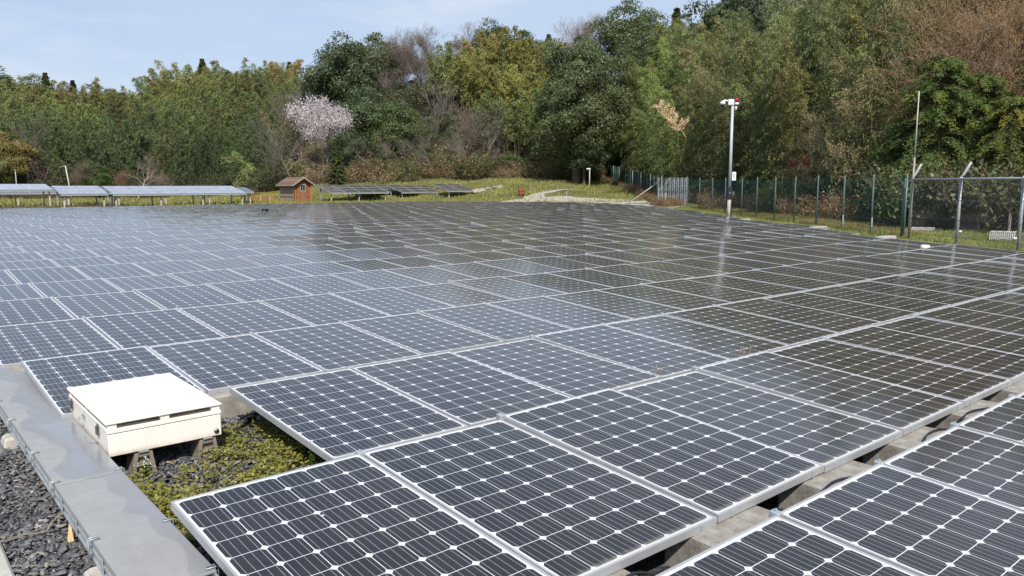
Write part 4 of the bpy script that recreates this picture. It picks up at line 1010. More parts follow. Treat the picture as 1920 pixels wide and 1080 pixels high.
# ------------------------------------------------------------------ vegetation prototypes (meshes shared by the copies)
def jit(rng, n, s): return rng.normal(0, s, (n, 3))
def bamboo_mesh(seed, H=13.0, culms=9, R=1.9, nodes=34, br=3, lv=13, L=.24, Wd=.05, t0=.28, lean=.2, spread=1.0):
    rng = np.random.default_rng(seed); K = 14
    t = np.linspace(0, 1, K); S0, S1, r0, r1 = [], [], [], []; LP, LD, TI = [], [], []
    for c in range(culms):
        a = rng.uniform(0, 2 * PI); rr = R * math.sqrt(rng.uniform()); b = np.array([rr * math.cos(a), rr * math.sin(a), -.3])
        h = H * rng.uniform(.72, 1.0); la = a + rng.normal(0, .7); ld = np.array([math.cos(la), math.sin(la), 0]); le = lean * h * rng.uniform(.4, 1.5)
        def path(t): t = np.asarray(t)[:, None]; return b + ld * le * t ** 2.4 + np.array([0, 0, 1]) * (h * (t - .13 * t ** 4 * (le / (lean * h))))
        P = path(t); rad_ = .045 * (1 - .85 * t) * (h / 12)
        S0.append(P[:-1]); S1.append(P[1:]); r0.append(rad_[:-1]); r1.append(rad_[1:])
        tn = np.repeat(t0 + (1 - t0) * np.linspace(0, 1, nodes) ** .85, br); Pn = path(tn); n = len(tn)
        ba = rng.uniform(0, 2 * PI, n); bl = spread * (.35 + 1.45 * (1 - tn) ** .6) * rng.uniform(.55, 1.15, n) * (H / 13)
        bd = np.stack([np.cos(ba), np.sin(ba), rng.uniform(.05, .65, n)], 1)
        s = np.linspace(.22, 1, lv)[None, :, None]
        Q = Pn[:, None] + bd[:, None] * bl[:, None, None] * s + np.array([0, 0, -1.0]) * (.55 * bl)[:, None, None] * s ** 2
        Q = Q + rng.normal(0, .075 * H / 13, Q.shape)
        D = bd[:, None] * .55 + np.array([0, 0, -1.0]) * (.25 + .85 * s) + rng.normal(0, .42, Q.shape)
        ti = np.clip(rng.beta(2, 2) * .35 + rng.uniform(0, .45, n) + .15 * tn, 0, 1); ti = np.repeat(ti, lv) + rng.uniform(-.08, .12, n * lv)
        LP.append(Q.reshape(-1, 3)); LD.append(D.reshape(-1, 3)); TI.append(ti)
        S0.append(Pn); S1.append(Q[:, lv // 2]); r0.append(np.full(n, .008)); r1.append(np.full(n, .004))
    LP, LD = np.concatenate(LP), np.concatenate(LD); n = len(LP)
    Nn = np.stack([rng.normal(0, .6, n), rng.normal(0, .6, n), np.ones(n)], 1)
    V, Q = leaves(LP, LD, Nn, L * rng.uniform(.7, 1.3, n), Wd * rng.uniform(.7, 1.3, n))
    fo = npmesh('foliage', V, Q, M['leaf'], np.clip(np.concatenate(TI), 0, 1))
    V, Q = segs(np.concatenate(S0), np.concatenate(S1), np.concatenate(r0), np.concatenate(r1), 4)
    return [('culms', npmesh('culms', V, Q, M['bark']), (.20, .21, .11, 1)), ('foliage', fo, None)]

def grow_branches(rng, H, trunk_r, levels, spread, nb, first=.25, up=.35, wob=.12, lratio=.62, tilt=0.0):
    """recursive limbs -> list of segments and tip list"""
    S0, S1, r0, r1, tips = [], [], [], [], []
    def rec(p, d, L, r, lev):
        n = 6 if lev == 0 else 4; pts = [p]
        for i in range(n):
            d = d + rng.normal(0, wob, 3) + np.array([0, 0, up * .12 * (lev > 0)]); d /= np.linalg.norm(d); q = pts[-1] + d * L / n
            a, b = r * (1 - .62 * i / n), r * (1 - .62 * (i + 1) / n)
            S0.append(pts[-1]); S1.append(q); r0.append(a); r1.append(b); pts.append(q)
        if lev >= levels: tips.append((pts[-1], d)); tips.append((pts[2], d)); return
        k = nb[min(lev, len(nb) - 1)]
        for j in range(k):
            f = first + (1 - first) * (j + rng.uniform(.2, .9)) / k if lev == 0 else rng.uniform(.25, 1)
            i = min(n - 1, int(f * n)); q = pts[i] + (pts[i + 1] - pts[i]) * (f * n - i)
            az = rng.uniform(0, 2 * PI); e1 = np.cross(d, [0.3, .2, 1]); e1 /= np.linalg.norm(e1) + 1e-9; e2 = np.cross(d, e1)
            nd = d * .75 + (e1 * math.cos(az) + e2 * math.sin(az)) * spread + np.array([0, 0, up]); nd /= np.linalg.norm(nd)
            rec(q, nd, L * lratio * rng.uniform(.7, 1.15) * (1 - .25 * f * (lev == 0)), r * (1 - .62 * f) * .55, lev + 1)
        rec(pts[-1], d, L * lratio * .8, r * .38, lev + 1)
    rec(np.array([0, 0, -.3]), np.array([tilt, 0, 1.0]), H * .55, trunk_r, 0)
    return np.array(S0), np.array(S1), np.array(r0), np.array(r1), tips
def fit_h(S0, S1, tips, H):
    k = H / max(S1[:, 2].max(), .1); return k
def bare_mesh(seed, H=11, levels=4, nb=(7, 5, 4, 4), spread=.8, up=.35, buds=0, L=.12, Wd=.06, mat='leaf', droop=0.0, trunk_r=.16, first=.3, minr=.006, wob=.12, cl=.10, budn=1):
    rng = np.random.default_rng(seed); S0, S1, r0, r1, tips = grow_branches(rng, H, trunk_r, levels, spread, nb, first, up, wob)
    k = H / S1[:, 2].max(); S0 = S0 * k; S1 = S1 * k; r0 = np.maximum(r0, minr); r1 = np.maximum(r1, minr * .7)
    V, Q = segs(S0, S1, r0, r1, 4 if levels < 4 else 3)
    out = [('trunk', npmesh('trunk', V, Q, M['bark']), None)]
    if buds:
        T = np.array([p for p, d in tips]) * k; T = np.repeat(T, buds, 0); n = len(T); off = rng.normal(0, cl * H / 10, (n, 3)); off[:, 2] -= droop * rng.uniform(0, 1, n)
        V, Q = leaves(T + off, rdir(rng, n) + np.array([0, 0, -.3]), rdir(rng, n), L * rng.uniform(.6, 1.3, n), Wd * rng.uniform(.7, 1.3, n))
        ti = np.clip(np.repeat(rng.uniform(.1, .9, n // buds), buds) + rng.uniform(-.12, .12, n), 0, 1)
        out.append(('crown', npmesh('crown', V, Q, M[mat], ti), None))
    return out
def broadleaf_mesh(seed, H=13, W_=9, z0=.18, clusters=150, per=120, rc=.85, L=.26, Wd=.13, shape='dome', mat='leaf_glossy', limbs=True):
    rng = np.random.default_rng(seed); C = []
    ph = rng.uniform(0, 6, 8)
    while len(C) < clusters:
        u = rdir(rng, 1)[0]; r = rng.uniform(.0, 1) ** .42
        hz = math.hypot(u[0], u[1]); th = math.atan2(u[1], u[0]); lob = .92 + hz * (.13 * math.sin(3 * th + ph[0] + 3 * u[2]) + .09 * math.sin(5 * th + ph[1] - 4 * u[2])) - .10 * abs(u[2]) * (u[2] > .8)
        p = u * r * lob
        if shape == 'egg' and p[2] > 0: f = 1 - .38 * p[2] ** 1.6; p[0] *= f; p[1] *= f
        if shape == 'dome' and p[2] < -.3: p[2] = -.3 + (p[2] + .3) * .5
        C.append(p)
    C = np.array(C); zc = H * (z0 + (1 - z0) * .5); sc = np.array([W_ / 2, W_ / 2, H * (1 - z0) / 2]); C = C * (.62 + .38 * rng.uniform(0, 1, (len(C), 1)) ** .3); P = C * sc * .93
    nrm = C / (np.linalg.norm(C, axis=1)[:, None] + .05)
    R_ = rc * rng.uniform(.65, 1.3, len(C))
    u = rdir(rng, len(C) * per).reshape(len(C), per, 3); u = u + nrm[:, None] * .55 + np.array([0, 0, .35]); u /= np.linalg.norm(u, axis=2)[:, :, None]
    pos = P[:, None] + u * R_[:, None, None] * rng.uniform(.55, 1.05, (len(C), per, 1)) * np.array([1, 1, .75]) + np.array([0, 0, zc])
    n = len(C) * per; U = u.reshape(-1, 3); pos = pos.reshape(-1, 3)
    Nn = U + rng.normal(0, .45, (n, 3)); D = np.cross(Nn, rdir(rng, n)) + np.array([0, 0, -.35])
    ti = np.repeat(rng.uniform(.12, .62, len(C)), per) + rng.uniform(-.12, .22, n)
    V, Q = leaves(pos, D, Nn, L * rng.uniform(.7, 1.3, n), Wd * rng.uniform(.7, 1.3, n))
    out = [('crown', npmesh('crown', V, Q, M[mat], np.clip(ti, 0, 1)), None)]
    base = np.array([0, 0, -.4]); top = np.array([0, 0, zc + .2 * H]); S0, S1, r0, r1 = [], [], [], []
    T = [base + (top - base) * t + np.array([math.sin(t * 4 + ph[3]), math.cos(t * 3 + ph[4]), 0]) * .12 * W_ / 9 for t in np.linspace(0, 1, 8)]
    for i in range(7): S0.append(T[i]); S1.append(T[i + 1]); r0.append(.03 * H * (1 - .1 * i)); r1.append(.03 * H * (1 - .1 * (i + 1)))
    for i in range(0, len(C), 3):
        t = T[min(6, 2 + int(5 * rng.uniform(0, 1)))]; e = P[i] * .9 + np.array([0, 0, zc]); m_ = (t + e) / 2 + rng.normal(0, .2, 3)
        S0 += [t, m_]; S1 += [m_, e]; r0 += [.008 * H, .005 * H]; r1 += [.005 * H, .002 * H]
    V, Q = segs(S0, S1, r0, r1, 6); out.append(('trunk', npmesh('trunk', V, Q, M['bark']), (.13, .10, .075, 1))); return out
def conifer_mesh(seed, H=10, R=3.4, boughs=150, spr=15, lv=12, L=.30, Wd=.11, z0=.03, droop=.35, power=.75, top=.1):
    rng = np.random.default_rng(seed); n = boughs; t = rng.uniform(0, 1, n) ** .9; z = H * (z0 + (1 - z0) * t); az = rng.uniform(0, 2 * PI, n)
    bl = R * ((1 - t) ** power * (1 - top) + top) * rng.uniform(.6, 1.15, n); d = np.stack([np.cos(az), np.sin(az), rng.uniform(-.05, .35, n)], 1)
    base = np.stack([0 * z, 0 * z, z], 1); s = np.linspace(.25, 1, spr)[None, :, None]
    P = base[:, None] + d[:, None] * bl[:, None, None] * s + np.array([0, 0, -1.0]) * (droop * bl)[:, None, None] * s ** 2
    sd = np.stack([-np.sin(az), np.cos(az), 0 * az], 1)
    wid = (.19 * bl)[:, None, None] * (1.15 - s)
    P = P[:, :, None, :] + sd[:, None, None, :] * (wid[:, :, None, :] * rng.uniform(-1, 1, (n, spr, lv, 1))) + rng.normal(0, .07, (n, spr, lv, 3))
    D = d[:, None, None, :] * .7 + sd[:, None, None, :] * rng.normal(0, .6, (n, spr, lv, 1)) + np.array([0, 0, -.45]) + rng.normal(0, .25, P.shape)
    m = n * spr * lv; Nn = np.stack([rng.normal(0, .55, m), rng.normal(0, .55, m), np.ones(m)], 1) + np.repeat(d, spr * lv, 0) * .8
    V, Q = leaves(P.reshape(-1, 3), D.reshape(-1, 3), Nn, L * rng.uniform(.6, 1.3, m), Wd * rng.uniform(.7, 1.3, m))
    ti = np.repeat(rng.uniform(0, .85, n), spr * lv) + np.tile(np.repeat(np.linspace(-.1, .25, spr), lv), n) + rng.uniform(-.1, .1, m)
    out = [('crown', npmesh('crown', V, Q, M['leaf_conifer'], np.clip(ti, 0, 1)), None)]
    S0 = [(0, 0, -.3)] + [tuple(b) for b in base]; S1 = [(0, 0, H * .97)] + [tuple(b + dd * l * .7 + np.array([0, 0, -droop * l * .49])) for b, dd, l in zip(base, d, bl)]
    V, Q = segs(S0, S1, [.028 * H] + [.035] * n, [.02] + [.01] * n, 5); out.append(('trunk', npmesh('trunk', V, Q, M['bark']), (.17, .13, .10, 1))); return out
def shrub_mesh(seed, H=1.6, W_=3.0, stems=120, per=8, L=.16, Wd=.07, leafy=1.0, mat='leaf', arch=.5):
    rng = np.random.default_rng(seed); n = stems; az = rng.uniform(0, 2 * PI, n); r = np.sqrt(rng.uniform(0, 1, n)); el = np.sqrt(np.clip(1 - r ** 2 * .9, .05, 1))
    b = np.stack([r * .4 * W_ * np.cos(az), r * .4 * W_ * np.sin(az), np.full(n, -.1)], 1)
    a2 = az + rng.normal(0, .6, n); h = H * el * rng.uniform(.5, 1.1, n)
    tip = b + np.stack([np.cos(a2) * arch * h, np.sin(a2) * arch * h, h], 1); mid = (b + tip) / 2 + np.stack([0 * h, 0 * h, .18 * h], 1) + rng.normal(0, .08, (n, 3))
    V, Q = segs(np.concatenate([b, mid]), np.concatenate([mid, tip]), .012, .006, 3); out = [('stems', (V, Q), None)]
    k = max(1, int(per * leafy)); f = rng.uniform(.25, 1.05, (n, k, 1)); P = np.where(f < .5, b[:, None] + (mid - b)[:, None] * f * 2, mid[:, None] + (tip - mid)[:, None] * (f * 2 - 1)) + rng.normal(0, .10, (n, k, 3))
    m = n * k; V, Q = leaves(P.reshape(-1, 3), rdir(rng, m), np.stack([rng.normal(0, .6, m), rng.normal(0, .6, m), np.ones(m)], 1), L * rng.uniform(.6, 1.3, m), Wd * rng.uniform(.7, 1.3, m))
    return out + [('leaves', (V, Q, np.clip(np.repeat(rng.uniform(.1, .8, n), k) + rng.uniform(-.1, .15, m), 0, 1)), mat)]

def plant(name, proto, label, cat, x, y, col, scale=1.0, rz=0.0, group=None, bark=(.22, .19, .16, 1), sz=1.0, z=None, tilt=0.0):
    o = thing(name, label, cat, (x, y, (tz(x, y) if z is None else z)), rz, group); o.scale = (scale, scale, scale * sz)
    if tilt: o.rotation_euler = (0, tilt, rz)
    for nm, me, fixed in proto:
        c = mobj(nm, me, o); c.color = fixed if fixed else (bark if nm == 'trunk' else (*col[:3], 1))
    return o
B_NEAR = [bamboo_mesh(s, 13.5, 9, 1.9, 42, 3, 28, .175, .042, .14, .17) for s in (1, 2, 3)]
B_BARE = [bamboo_mesh(s, 13.5, 11, 2.1, 26, 3, 15, .30, .08, .46, .12) for s in (4, 5)]
B_FAR = [bamboo_mesh(s, 12.5, 6, 1.35, 30, 3, 15, .33, .075, .10, .22, 1.0) for s in (6, 7, 8, 9)]
BROAD = [broadleaf_mesh(s, 11, 9.5, .12, 95, 230, 1.3, .26, .14) for s in (1, 2, 3)]
BIG = broadleaf_mesh(7, 17.5, 12.2, .04, 240, 400, 1.45, .22, .13, 'egg')
BARE = [bare_mesh(1, 11, 4, (8, 4, 3, 2), 1.0, .22, minr=.009, wob=.17), bare_mesh(2, 12, 4, (9, 4, 3, 2), .75, .38, minr=.009, wob=.14), bare_mesh(3, 9, 4, (7, 4, 3, 2), 1.1, .15, minr=.009, wob=.18)]
HAZEB = [bare_mesh(5, 11.5, 4, (10, 7, 6, 4), .8, .32, 3, .10, .03, 'leaf', .05, .14, .2, .009, .14, .09), bare_mesh(6, 9.5, 4, (10, 7, 6, 4), .8, .35, 2, .13, .04, 'leaf', .1, .10, .12, .009, .14, .10)]
SPARSE = bare_mesh(15, 9.0, 4, (8, 4, 4, 3), .75, .35, 4, .13, .05, 'leaf', .08, .08, .15, .010, .16, .10)
CHERRY = bare_mesh(9, 9.5, 4, (10, 6, 5, 3), .95, .12, 6, .14, .11, 'blossom', 1.5, .2, .38, .016, .16, .24)
DWARF = bare_mesh(12, 5.0, 3, (6, 5, 5), 1.0, .45, 7, .20, .11, 'leaf', .0, .14, .25, .02, .2, .28)
HINOKI = [conifer_mesh(1, 9.5, 4.8, 330, 16, 11, .17, .055, .02, .5, .5, .16), conifer_mesh(2, 8, 4.3, 260, 16, 11, .17, .055, .02, .5, .55, .16)]
CEDAR = conifer_mesh(5, 12, 3.7, 300, 10, 9, .30, .10, .06, .25, 1.0, .03)
SHRUB = [shrub_mesh(1, 1.9, 3.2, 150, 9, .17, .08), shrub_mesh(2, 1.5, 3.4, 170, 7, .15, .07, 1, 'leaf', .8), shrub_mesh(3, 2.2, 2.8, 190, 12, .17, .09, 1, 'leaf_glossy')]
def shrub_proto(s): 
    (a, vq, _), (b, lq, mat) = s
    return [('trunk', npmesh('stems', vq[0], vq[1], M['bark']), None), ('leaves', npmesh('leaves', lq[0], lq[1], M[mat], lq[2]), None)]
SHRUBP = [shrub_proto(s) for s in SHRUB]
# foliage colours
YEL, OLV, GRN, DKG, BRN, TAN, EVG = (.275, .262, .066), (.185, .212, .072), (.138, .172, .054), (.085, .118, .045), (.25, .17, .075), (.28, .21, .11), (.074, .10, .040)
TR = np.random.default_rng(77)
def mixc(a, b, t): return tuple(a[i] + (b[i] - a[i]) * t for i in range(3))
def jc(c, s=.14): f = 1 + TR.normal(0, s); return tuple(np.clip(np.array(c) * f * (1 + TR.normal(0, .06, 3)), .01, .6))

# --- left hillside: bamboo packed up the slope, yellower towards the crest
def hillside():
    rows = np.arange(111, 214, 7.2)
    for ri, d in enumerate(rows):
        u = ri / (len(rows) - 1)
        for px in np.arange(-50, 575, (3.8 + .022 * (d - 110)) / d * FPX):
            p = px + TR.uniform(-20, 20); dd = d + TR.uniform(-2, 2)
            if p > 540 and dd < 135: continue
            a = np.degrees(az_of(p)); off = np.interp(a, [5, 23], [0, -3]); x, y = at(p, dd + off)
            low = math.sin(p * .021 + 1.7) * .25 + math.sin(p * .043 + ri) * .2
            c = mixc(DKG, OLV, min(1, max(0, u * 1.5 + low + TR.normal(0, .15)))); c = mixc(c, YEL, min(.7, max(0, (u - .35) * 1.1 + TR.normal(0, .25))))
            r = TR.uniform()
            if r < .05: c = mixc(c, BRN, .6)
            band = 'foot' if u < .34 else ('middle' if u < .7 else 'crest')
            side = 'left edge' if p < 130 else ('left middle' if p < 330 else 'shed side')
            sc = TR.uniform(.78, 1.16) * (.86 + .50 * u)
            if u > .7: sc *= np.interp(p, [0, 60, 150, 270, 330, 400, 520], [.95, .95, .82, .80, 1.0, 1.08, 1.05])
            plant('bamboo', B_FAR[TR.integers(4)], f'bamboo clump in the dense grove at the {band} of the left hillside, {side}', 'bamboo', x, y, jc(c), sc, TR.uniform(0, 6.28), f'bamboo at the {band} of the left hillside, {side}')
hillside()
# crest and individual trees of the left hill
def tree(name, proto, px, d, col, sc, label, cat='tree', bark=(.20, .175, .15, 1), sz=1.0, rz=None, group=None, dz=0, tilt=0):
    x, y = at(px, d); return plant(name, proto, label, cat, x, y, col, sc, TR.uniform(0, 6.28) if rz is None else rz, group, bark, sz, tz(x, y) + dz, tilt)
tree('evergreen_tree', BROAD[0], 5, 206, EVG, 1.5, 'dark evergreen tree rising at the left end of the ridge')
tree('evergreen_tree', BROAD[1], 80, 211, mixc(EVG, GRN, .5), 1.45, 'round topped tree on the ridge left of the two pointed conifers')
tree('conifer_tree', CEDAR, 108, 208, DKG, 1.28, 'small dark pointed conifer beside the round topped ridge tree', 'conifer')
tree('conifer_tree', CEDAR, 157, 207, (.06, .05, .035), 1.15, 'dark brownish pointed conifer alone in the dip of the left ridge', 'conifer')
tree('conifer_tree', CEDAR, 396, 206, DKG, 1.40, 'dark conifer tip poking out of the yellow bamboo ridge', 'conifer')
tree('conifer_tree', CEDAR, 555, 190, DKG, 1.30, 'small dark conifer on the ridge just left of the wooded knoll', 'conifer')
tree('golden_tree', BROAD[2], 18, 108, (.21, .165, .05), .75, 'golden brown leafy tree low at the left edge of the photo')
tree('golden_tree', BROAD[1], -5, 106, (.19, .18, .065), .55, 'pale yellow green tree cut by the left edge of the photo')
tree('bare_tree', BARE[2], 62, 107, BRN, 1.05, 'grey bare tree above the golden tree at the left', 'tree', (.22, .17, .14, 1), dz=1.5)
tree('bare_tree', BARE[2], 84, 101, BRN, .52, 'low spreading bare tree behind the left panel tables', 'tree', (.23, .16, .14, 1))
tree('bare_tree', BARE[2], 263, 99, BRN, .62, 'bare fan shaped tree behind the longest panel table', 'tree', (.36, .28, .24, 1))
tree('brown_shrub', HAZEB[1], 165, 104, (.17, .12, .08), .48, 'brown rounded twiggy shrub beside the leaning pole', 'shrub', (.20, .15, .12, 1))
tree('green_shrub', BROAD[0], 187, 102, (.075, .12, .03), .40, 'bright green rounded shrub behind the left panel tables', 'shrub')
tree('bare_shrub', HAZEB[1], 330, 103, (.25, .18, .13), .36, 'pinkish brown twiggy thicket behind the longest panel table', 'shrub', (.24, .17, .14, 1))
tree('bare_shrub', HAZEB[0], 240, 103, (.24, .12, .05), .30, 'russet thicket at the foot of the fan shaped bare tree', 'shrub', (.24, .15, .1, 1))
tree('dwarf_tree', DWARF, 484, 92, (.21, .25, .07), .96, 'small pale trunked tree with fresh light green leaves left of the shed', 'tree', (.40, .37, .32, 1))
tree('bare_tree', BARE[0], 553, 97, BRN, .88, 'tall grey bare tree rising behind the shed', 'tree', (.20, .175, .155, 1))
tree('bare_tree', BARE[1], 520, 100, BRN, .70, 'slender bare tree between the dwarf tree and the shed', 'tree', (.22, .19, .16, 1))
tree('bare_tree', BARE[2], 598, 95, BRN, .58, 'small bare tree under the white cherry', 'tree', (.20, .175, .155, 1))
tree('bare_tree', HAZEB[0], 572, 120, (.16, .12, .07), .95, 'brown twiggy tree between bamboo ridge and dark knoll', 'tree')
tree('cherry_tree', CHERRY, 626, 99, (.80, .72, .72), .98, 'white blossoming cherry tree left of the dark evergreens', 'cherry tree', (.12, .095, .085, 1), dz=2.6, sz=.86)
tree('dark_shrub', CEDAR, 634, 93, (.065, .095, .03), .42, 'narrow dark green conical shrub right of the shed', 'shrub', sz=1.05)
# central knoll
tree('evergreen_tree', BROAD[0], 655, 116, EVG, 1.2, 'dark evergreen dome at the left shoulder of the wooded knoll')
tree('evergreen_tree', BROAD[2], 705, 121, mixc(EVG, GRN, .35), 1.14, 'broad evergreen crown on top of the knoll left of the bare trees')
tree('evergreen_tree', BROAD[1], 622, 118, EVG, .80, 'small dark tree on the outer left slope of the knoll')
tree('evergreen_tree', BROAD[1], 690, 103, mixc(EVG, DKG, .5), .98, 'dark glossy tree directly right of the white cherry')
tree('evergreen_tree', BROAD[0], 742, 100, mixc(EVG, GRN, .3), .84, 'lower glossy tree right of the cherry with a vine hung base')
tree('evergreen_tree', BROAD[2], 655, 98, EVG, .62, 'small dark tree between the cherry and the narrow conical shrub')
for i, (px, d, s, k) in enumerate(((725, 118, .98, 0), (762, 119, 1.05, 1), (798, 121, 1.1, 0), (838, 122, 1.1, 1), (690, 122, 1.0, 1), (868, 121, 1.0, 0))):
    tree('bare_tree', HAZEB[k], px, d, (.17, .125, .085), s, f'grey brown bare tree on the knoll top, {ordn(i + 1)} of six in the purple grey band', 'tree', (.24, .20, .18, 1), group='bare trees on the knoll top')
for i, (px, d, s) in enumerate(((822, 104, .98), (752, 101, .72), (868, 99, .80), (905, 98, .72), (845, 97, .66), (790, 99, .66))):
    tree('bare_tree', BARE[(i + 1) % 3], px, d, BRN, s, ['pale grey bare tree standing tall before the yellow bamboo', 'bare tree reaching left beside the glossy evergreen', 'leaning bare tree at the left of the bamboo culms', 'bare tree close to the bamboo culms', 'bare low tree in the brushy slope left of the culms', 'bare sapling in front of the dark gap in the knoll'][i], 'tree', (.24, .205, .18, 1))
tree('brown_tree', HAZEB[0], 880, 101, (.22, .15, .07), .72, 'tan twiggy tree in front of the bamboo culms on the knoll', 'tree', (.27, .22, .18, 1))
for i, (px, d, s) in enumerate(((828, 112, .95), (868, 110, .98), (908, 107, .95), (945, 106, .98), (980, 104, 1.0), (1012, 103, .98), (960, 112, 1.06), (1000, 110, 1.1), (900, 114, 1.0), (1035, 108, 1.0), (930, 101, .82), (968, 99, .80), (1005, 98, .78), (1025, 100, .9))):
    low = i >= 10
    tree('bamboo', B_BARE[i % 2], px, d, jc(mixc(YEL, OLV, 1.0 if low else .45)), s, ('dark green bamboo clump with bare culms at the front of the knoll' if low else 'golden yellow bamboo clump on the central knoll'), 'bamboo', group='dark bamboo with culms on the knoll' if low else 'golden bamboo on the knoll')
for (px, d, s, k, lab) in ((925, 124, 1.12, 0, 'dark round tree on the skyline above the golden bamboo'), (985, 124, 1.08, 2, 'wide dark tree on the skyline left of the notch'), (1180, 121, 1.38, 1, 'dark tree on the skyline right of the tall bare one'), (1235, 118, 1.0, 0, 'dark tree below the skyline, left of the two tiny tufted conifers'), (1168, 108, .92, 0, 'olive evergreen filling the slope right of the giant tree'), (1203, 112, 1.05, 2, 'evergreen crown low on the slope right of the giant tree'), (1240, 100, .9, 1, 'dark crown behind the bright bamboo on the right'), (1140, 112, .95, 2, 'evergreen tree behind the right shoulder of the giant tree'), (1215, 105, .8, 1, 'dark leafy tree between giant tree and bright bamboo')):
    tree('evergreen_tree', BROAD[k], px, d, mixc(EVG, GRN, .25), s, lab)
for i, px in enumerate((745, 785, 826, 868, 905, 948, 1000, 1050)):
    tree('evergreen_tree', BROAD[i % 3], px, 119 + 2.5 * (i % 2), mixc(EVG, OLV, .25 + .1 * (i % 3)), (.60, .66, .72, .74, .80, .86, .84, .84)[i], f'olive green tree in the row behind the golden bamboo, {ordn(i + 1)} from the left', 'tree', group='trees behind the golden bamboo', dz=-2.6)
for i, (px, d, s_) in enumerate(((770, 107, .62), (800, 105, .58), (850, 105, .62), (900, 103, .52))):
    tree('evergreen_tree', BROAD[(i + 1) % 3], px, d, mixc(EVG, OLV, .3), s_, f'low olive tree half hidden by bare trunks on the knoll, {ordn(i + 1)} from the left', 'tree', group='low trees among bare trunks', dz=-1.2)
tree('conifer_tree', CEDAR, 1027, 123, DKG, .9, 'small dark conifer spike at the notch of the skyline', 'conifer')
for i, (px, d, s_) in enumerate(((668, 97, .26), (725, 98, .34), (765, 97, .22), (800, 100, .36), (832, 98, .25), (858, 102, .36), (893, 98, .28), (922, 99, .22), (955, 97, .30), (990, 97, .24), (1020, 97, .34), (1042, 96, .26), (708, 95.5, .16), (780, 95.5, .15))):
    tree('green_shrub', BROAD[i % 3], px, d, mixc((.075, .11, .045), (.14, .16, .05), TR.uniform()), s_, f'rounded green shrub in the brush at the foot of the knoll, {ordn(sorted([668, 725, 765, 800, 832, 858, 893, 922, 955, 990, 1020, 1042, 708, 780]).index(px) + 1)} from the left', 'shrub', group='green shrubs at the foot of the knoll')
for i, (px, d, s_) in enumerate(((690, 97, .5), (740, 96.5, .45), (775, 98, .55), (815, 97, .5), (875, 96.5, .45), (940, 96.5, .4))):
    tree('bare_sapling', BARE[i % 3], px, d, BRN, s_, f'bare sapling rising from the brown brush of the knoll, {ordn(i + 1)} from the left', 'tree', (.27, .22, .19, 1), group='bare saplings in the knoll brush')
tree('conifer_tree', CEDAR, 1258, 112, DKG, 1.15, 'tufted dark conifer on the skyline right of centre', 'conifer')
tree('conifer_tree', CEDAR, 1287, 110, DKG, 1.0, 'smaller tufted conifer beside the other one on the skyline', 'conifer')
tree('bare_tree', HAZEB[0], 1098, 123, (.30, .26, .23), 1.22, 'tall pale bare tree on the skyline behind the giant tree', 'tree', (.33, .29, .27, 1))
tree('bare_tree', HAZEB[0], 1145, 125, (.30, .26, .23), 1.15, 'pale bare tree on the skyline right of the taller pale one', 'tree', (.33, .29, .27, 1))
tree('evergreen_tree', BIG, 1082, 89, (.105, .13, .052), 1.04, 'giant dark evergreen tree towering over the far fence corner', 'tree', sz=.99)
tree('evergreen_tree', BROAD[1], 1095, 88, (.055, .08, .034), .55, 'low dark leafy tree at the foot of the giant evergreen')
# --- bamboo wall on the right
def wall():
    spots = []
    for px in np.arange(1150, 2060, 8):
        a = np.degrees(az_of(px)); d1 = float(np.interp(a, TB[:, 0], TB[:, 2]))
        spots.append((px, d1))
    for row, (off, s0) in enumerate(((4.0, .86), (7.5, .98), (11.5, 1.06), (16, 1.1), (22, 1.12), (30, 1.1))):
        px = 1150 + row * 17
        while px < 2060:
            a = np.degrees(az_of(px)); d1 = float(np.interp(a, TB[:, 0], TB[:, 2])); d = d1 + off + TR.uniform(-1.2, 1.2)
            if px < 1250: d = max(d, 78 + off * .6 - (px - 1150) * .04)
            step = 3.1 / d * FPX * (1 if row < 3 else 1.15)
            if row <= 2 and 1690 < px: px += step; continue
            top_f = np.interp(px, [1150, 1250, 1350, 1450, 1560, 2000], [.88, .92, 1.02, 1.08, 1.1, 1.1])
            g = math.sin(px * .018 + row) * .5 + TR.normal(0, .35)
            c = mixc(GRN, OLV, min(1, max(0, .45 + g * .6))) if px < 1330 else mixc(mixc(GRN, (.15, .175, .09), .5), mixc(OLV, BRN, .35), min(1, max(0, .5 + g * .6)))
            if px < 1290 and row >= 1: c = mixc(c, (.18, .23, .06), .25)
            zone = 'left of the camera pole' if px < 1365 else ('between camera pole and brown thicket' if px < 1560 else 'behind the chain-link fence')
            dep = 'front' if row < 2 else 'rear'
            tree('bamboo', B_NEAR[TR.integers(3)], px, d, jc(tuple(x * 1.22 for x in c), .12), s0 * top_f * TR.uniform(.9, 1.08), f'{dep} bamboo clump in the tall grove {zone}', 'bamboo', group=f'{dep} bamboo {zone}')
            px += step * TR.uniform(.85, 1.2)
wall()
tree('evergreen_tree', BROAD[0], 1368, 86, EVG, 1.28, 'dark round tree on the skyline above the camera pole', sz=1.15)
for (px, d, s, k, col, lab) in ((1765, 42.5, .90, 0, (.31, .205, .10), 'reddish brown twiggy tree spreading above the yellow green cypress'), (1868, 43, .98, 0, (.31, .205, .10), 'reddish brown twiggy tree at the top right corner'), (1925, 42, 1.0, 1, (.23, .15, .06), 'brown twiggy tree cut by the right edge of the photo'), (1665, 43, .50, 0, (.22, .155, .075), 'brown thicket directly left of the cypress')):
    tree('twiggy_tree', HAZEB[k], px, d, col, s, lab, 'tree', (.31, .205, .12, 1) if px > 1700 else (.34, .27, .175, 1))
tree('twiggy_tree', SPARSE, 1600, 43.5, (.33, .27, .13), .86, 'sparse tan twigged tree left of the cypress', 'tree', (.33, .27, .19, 1))
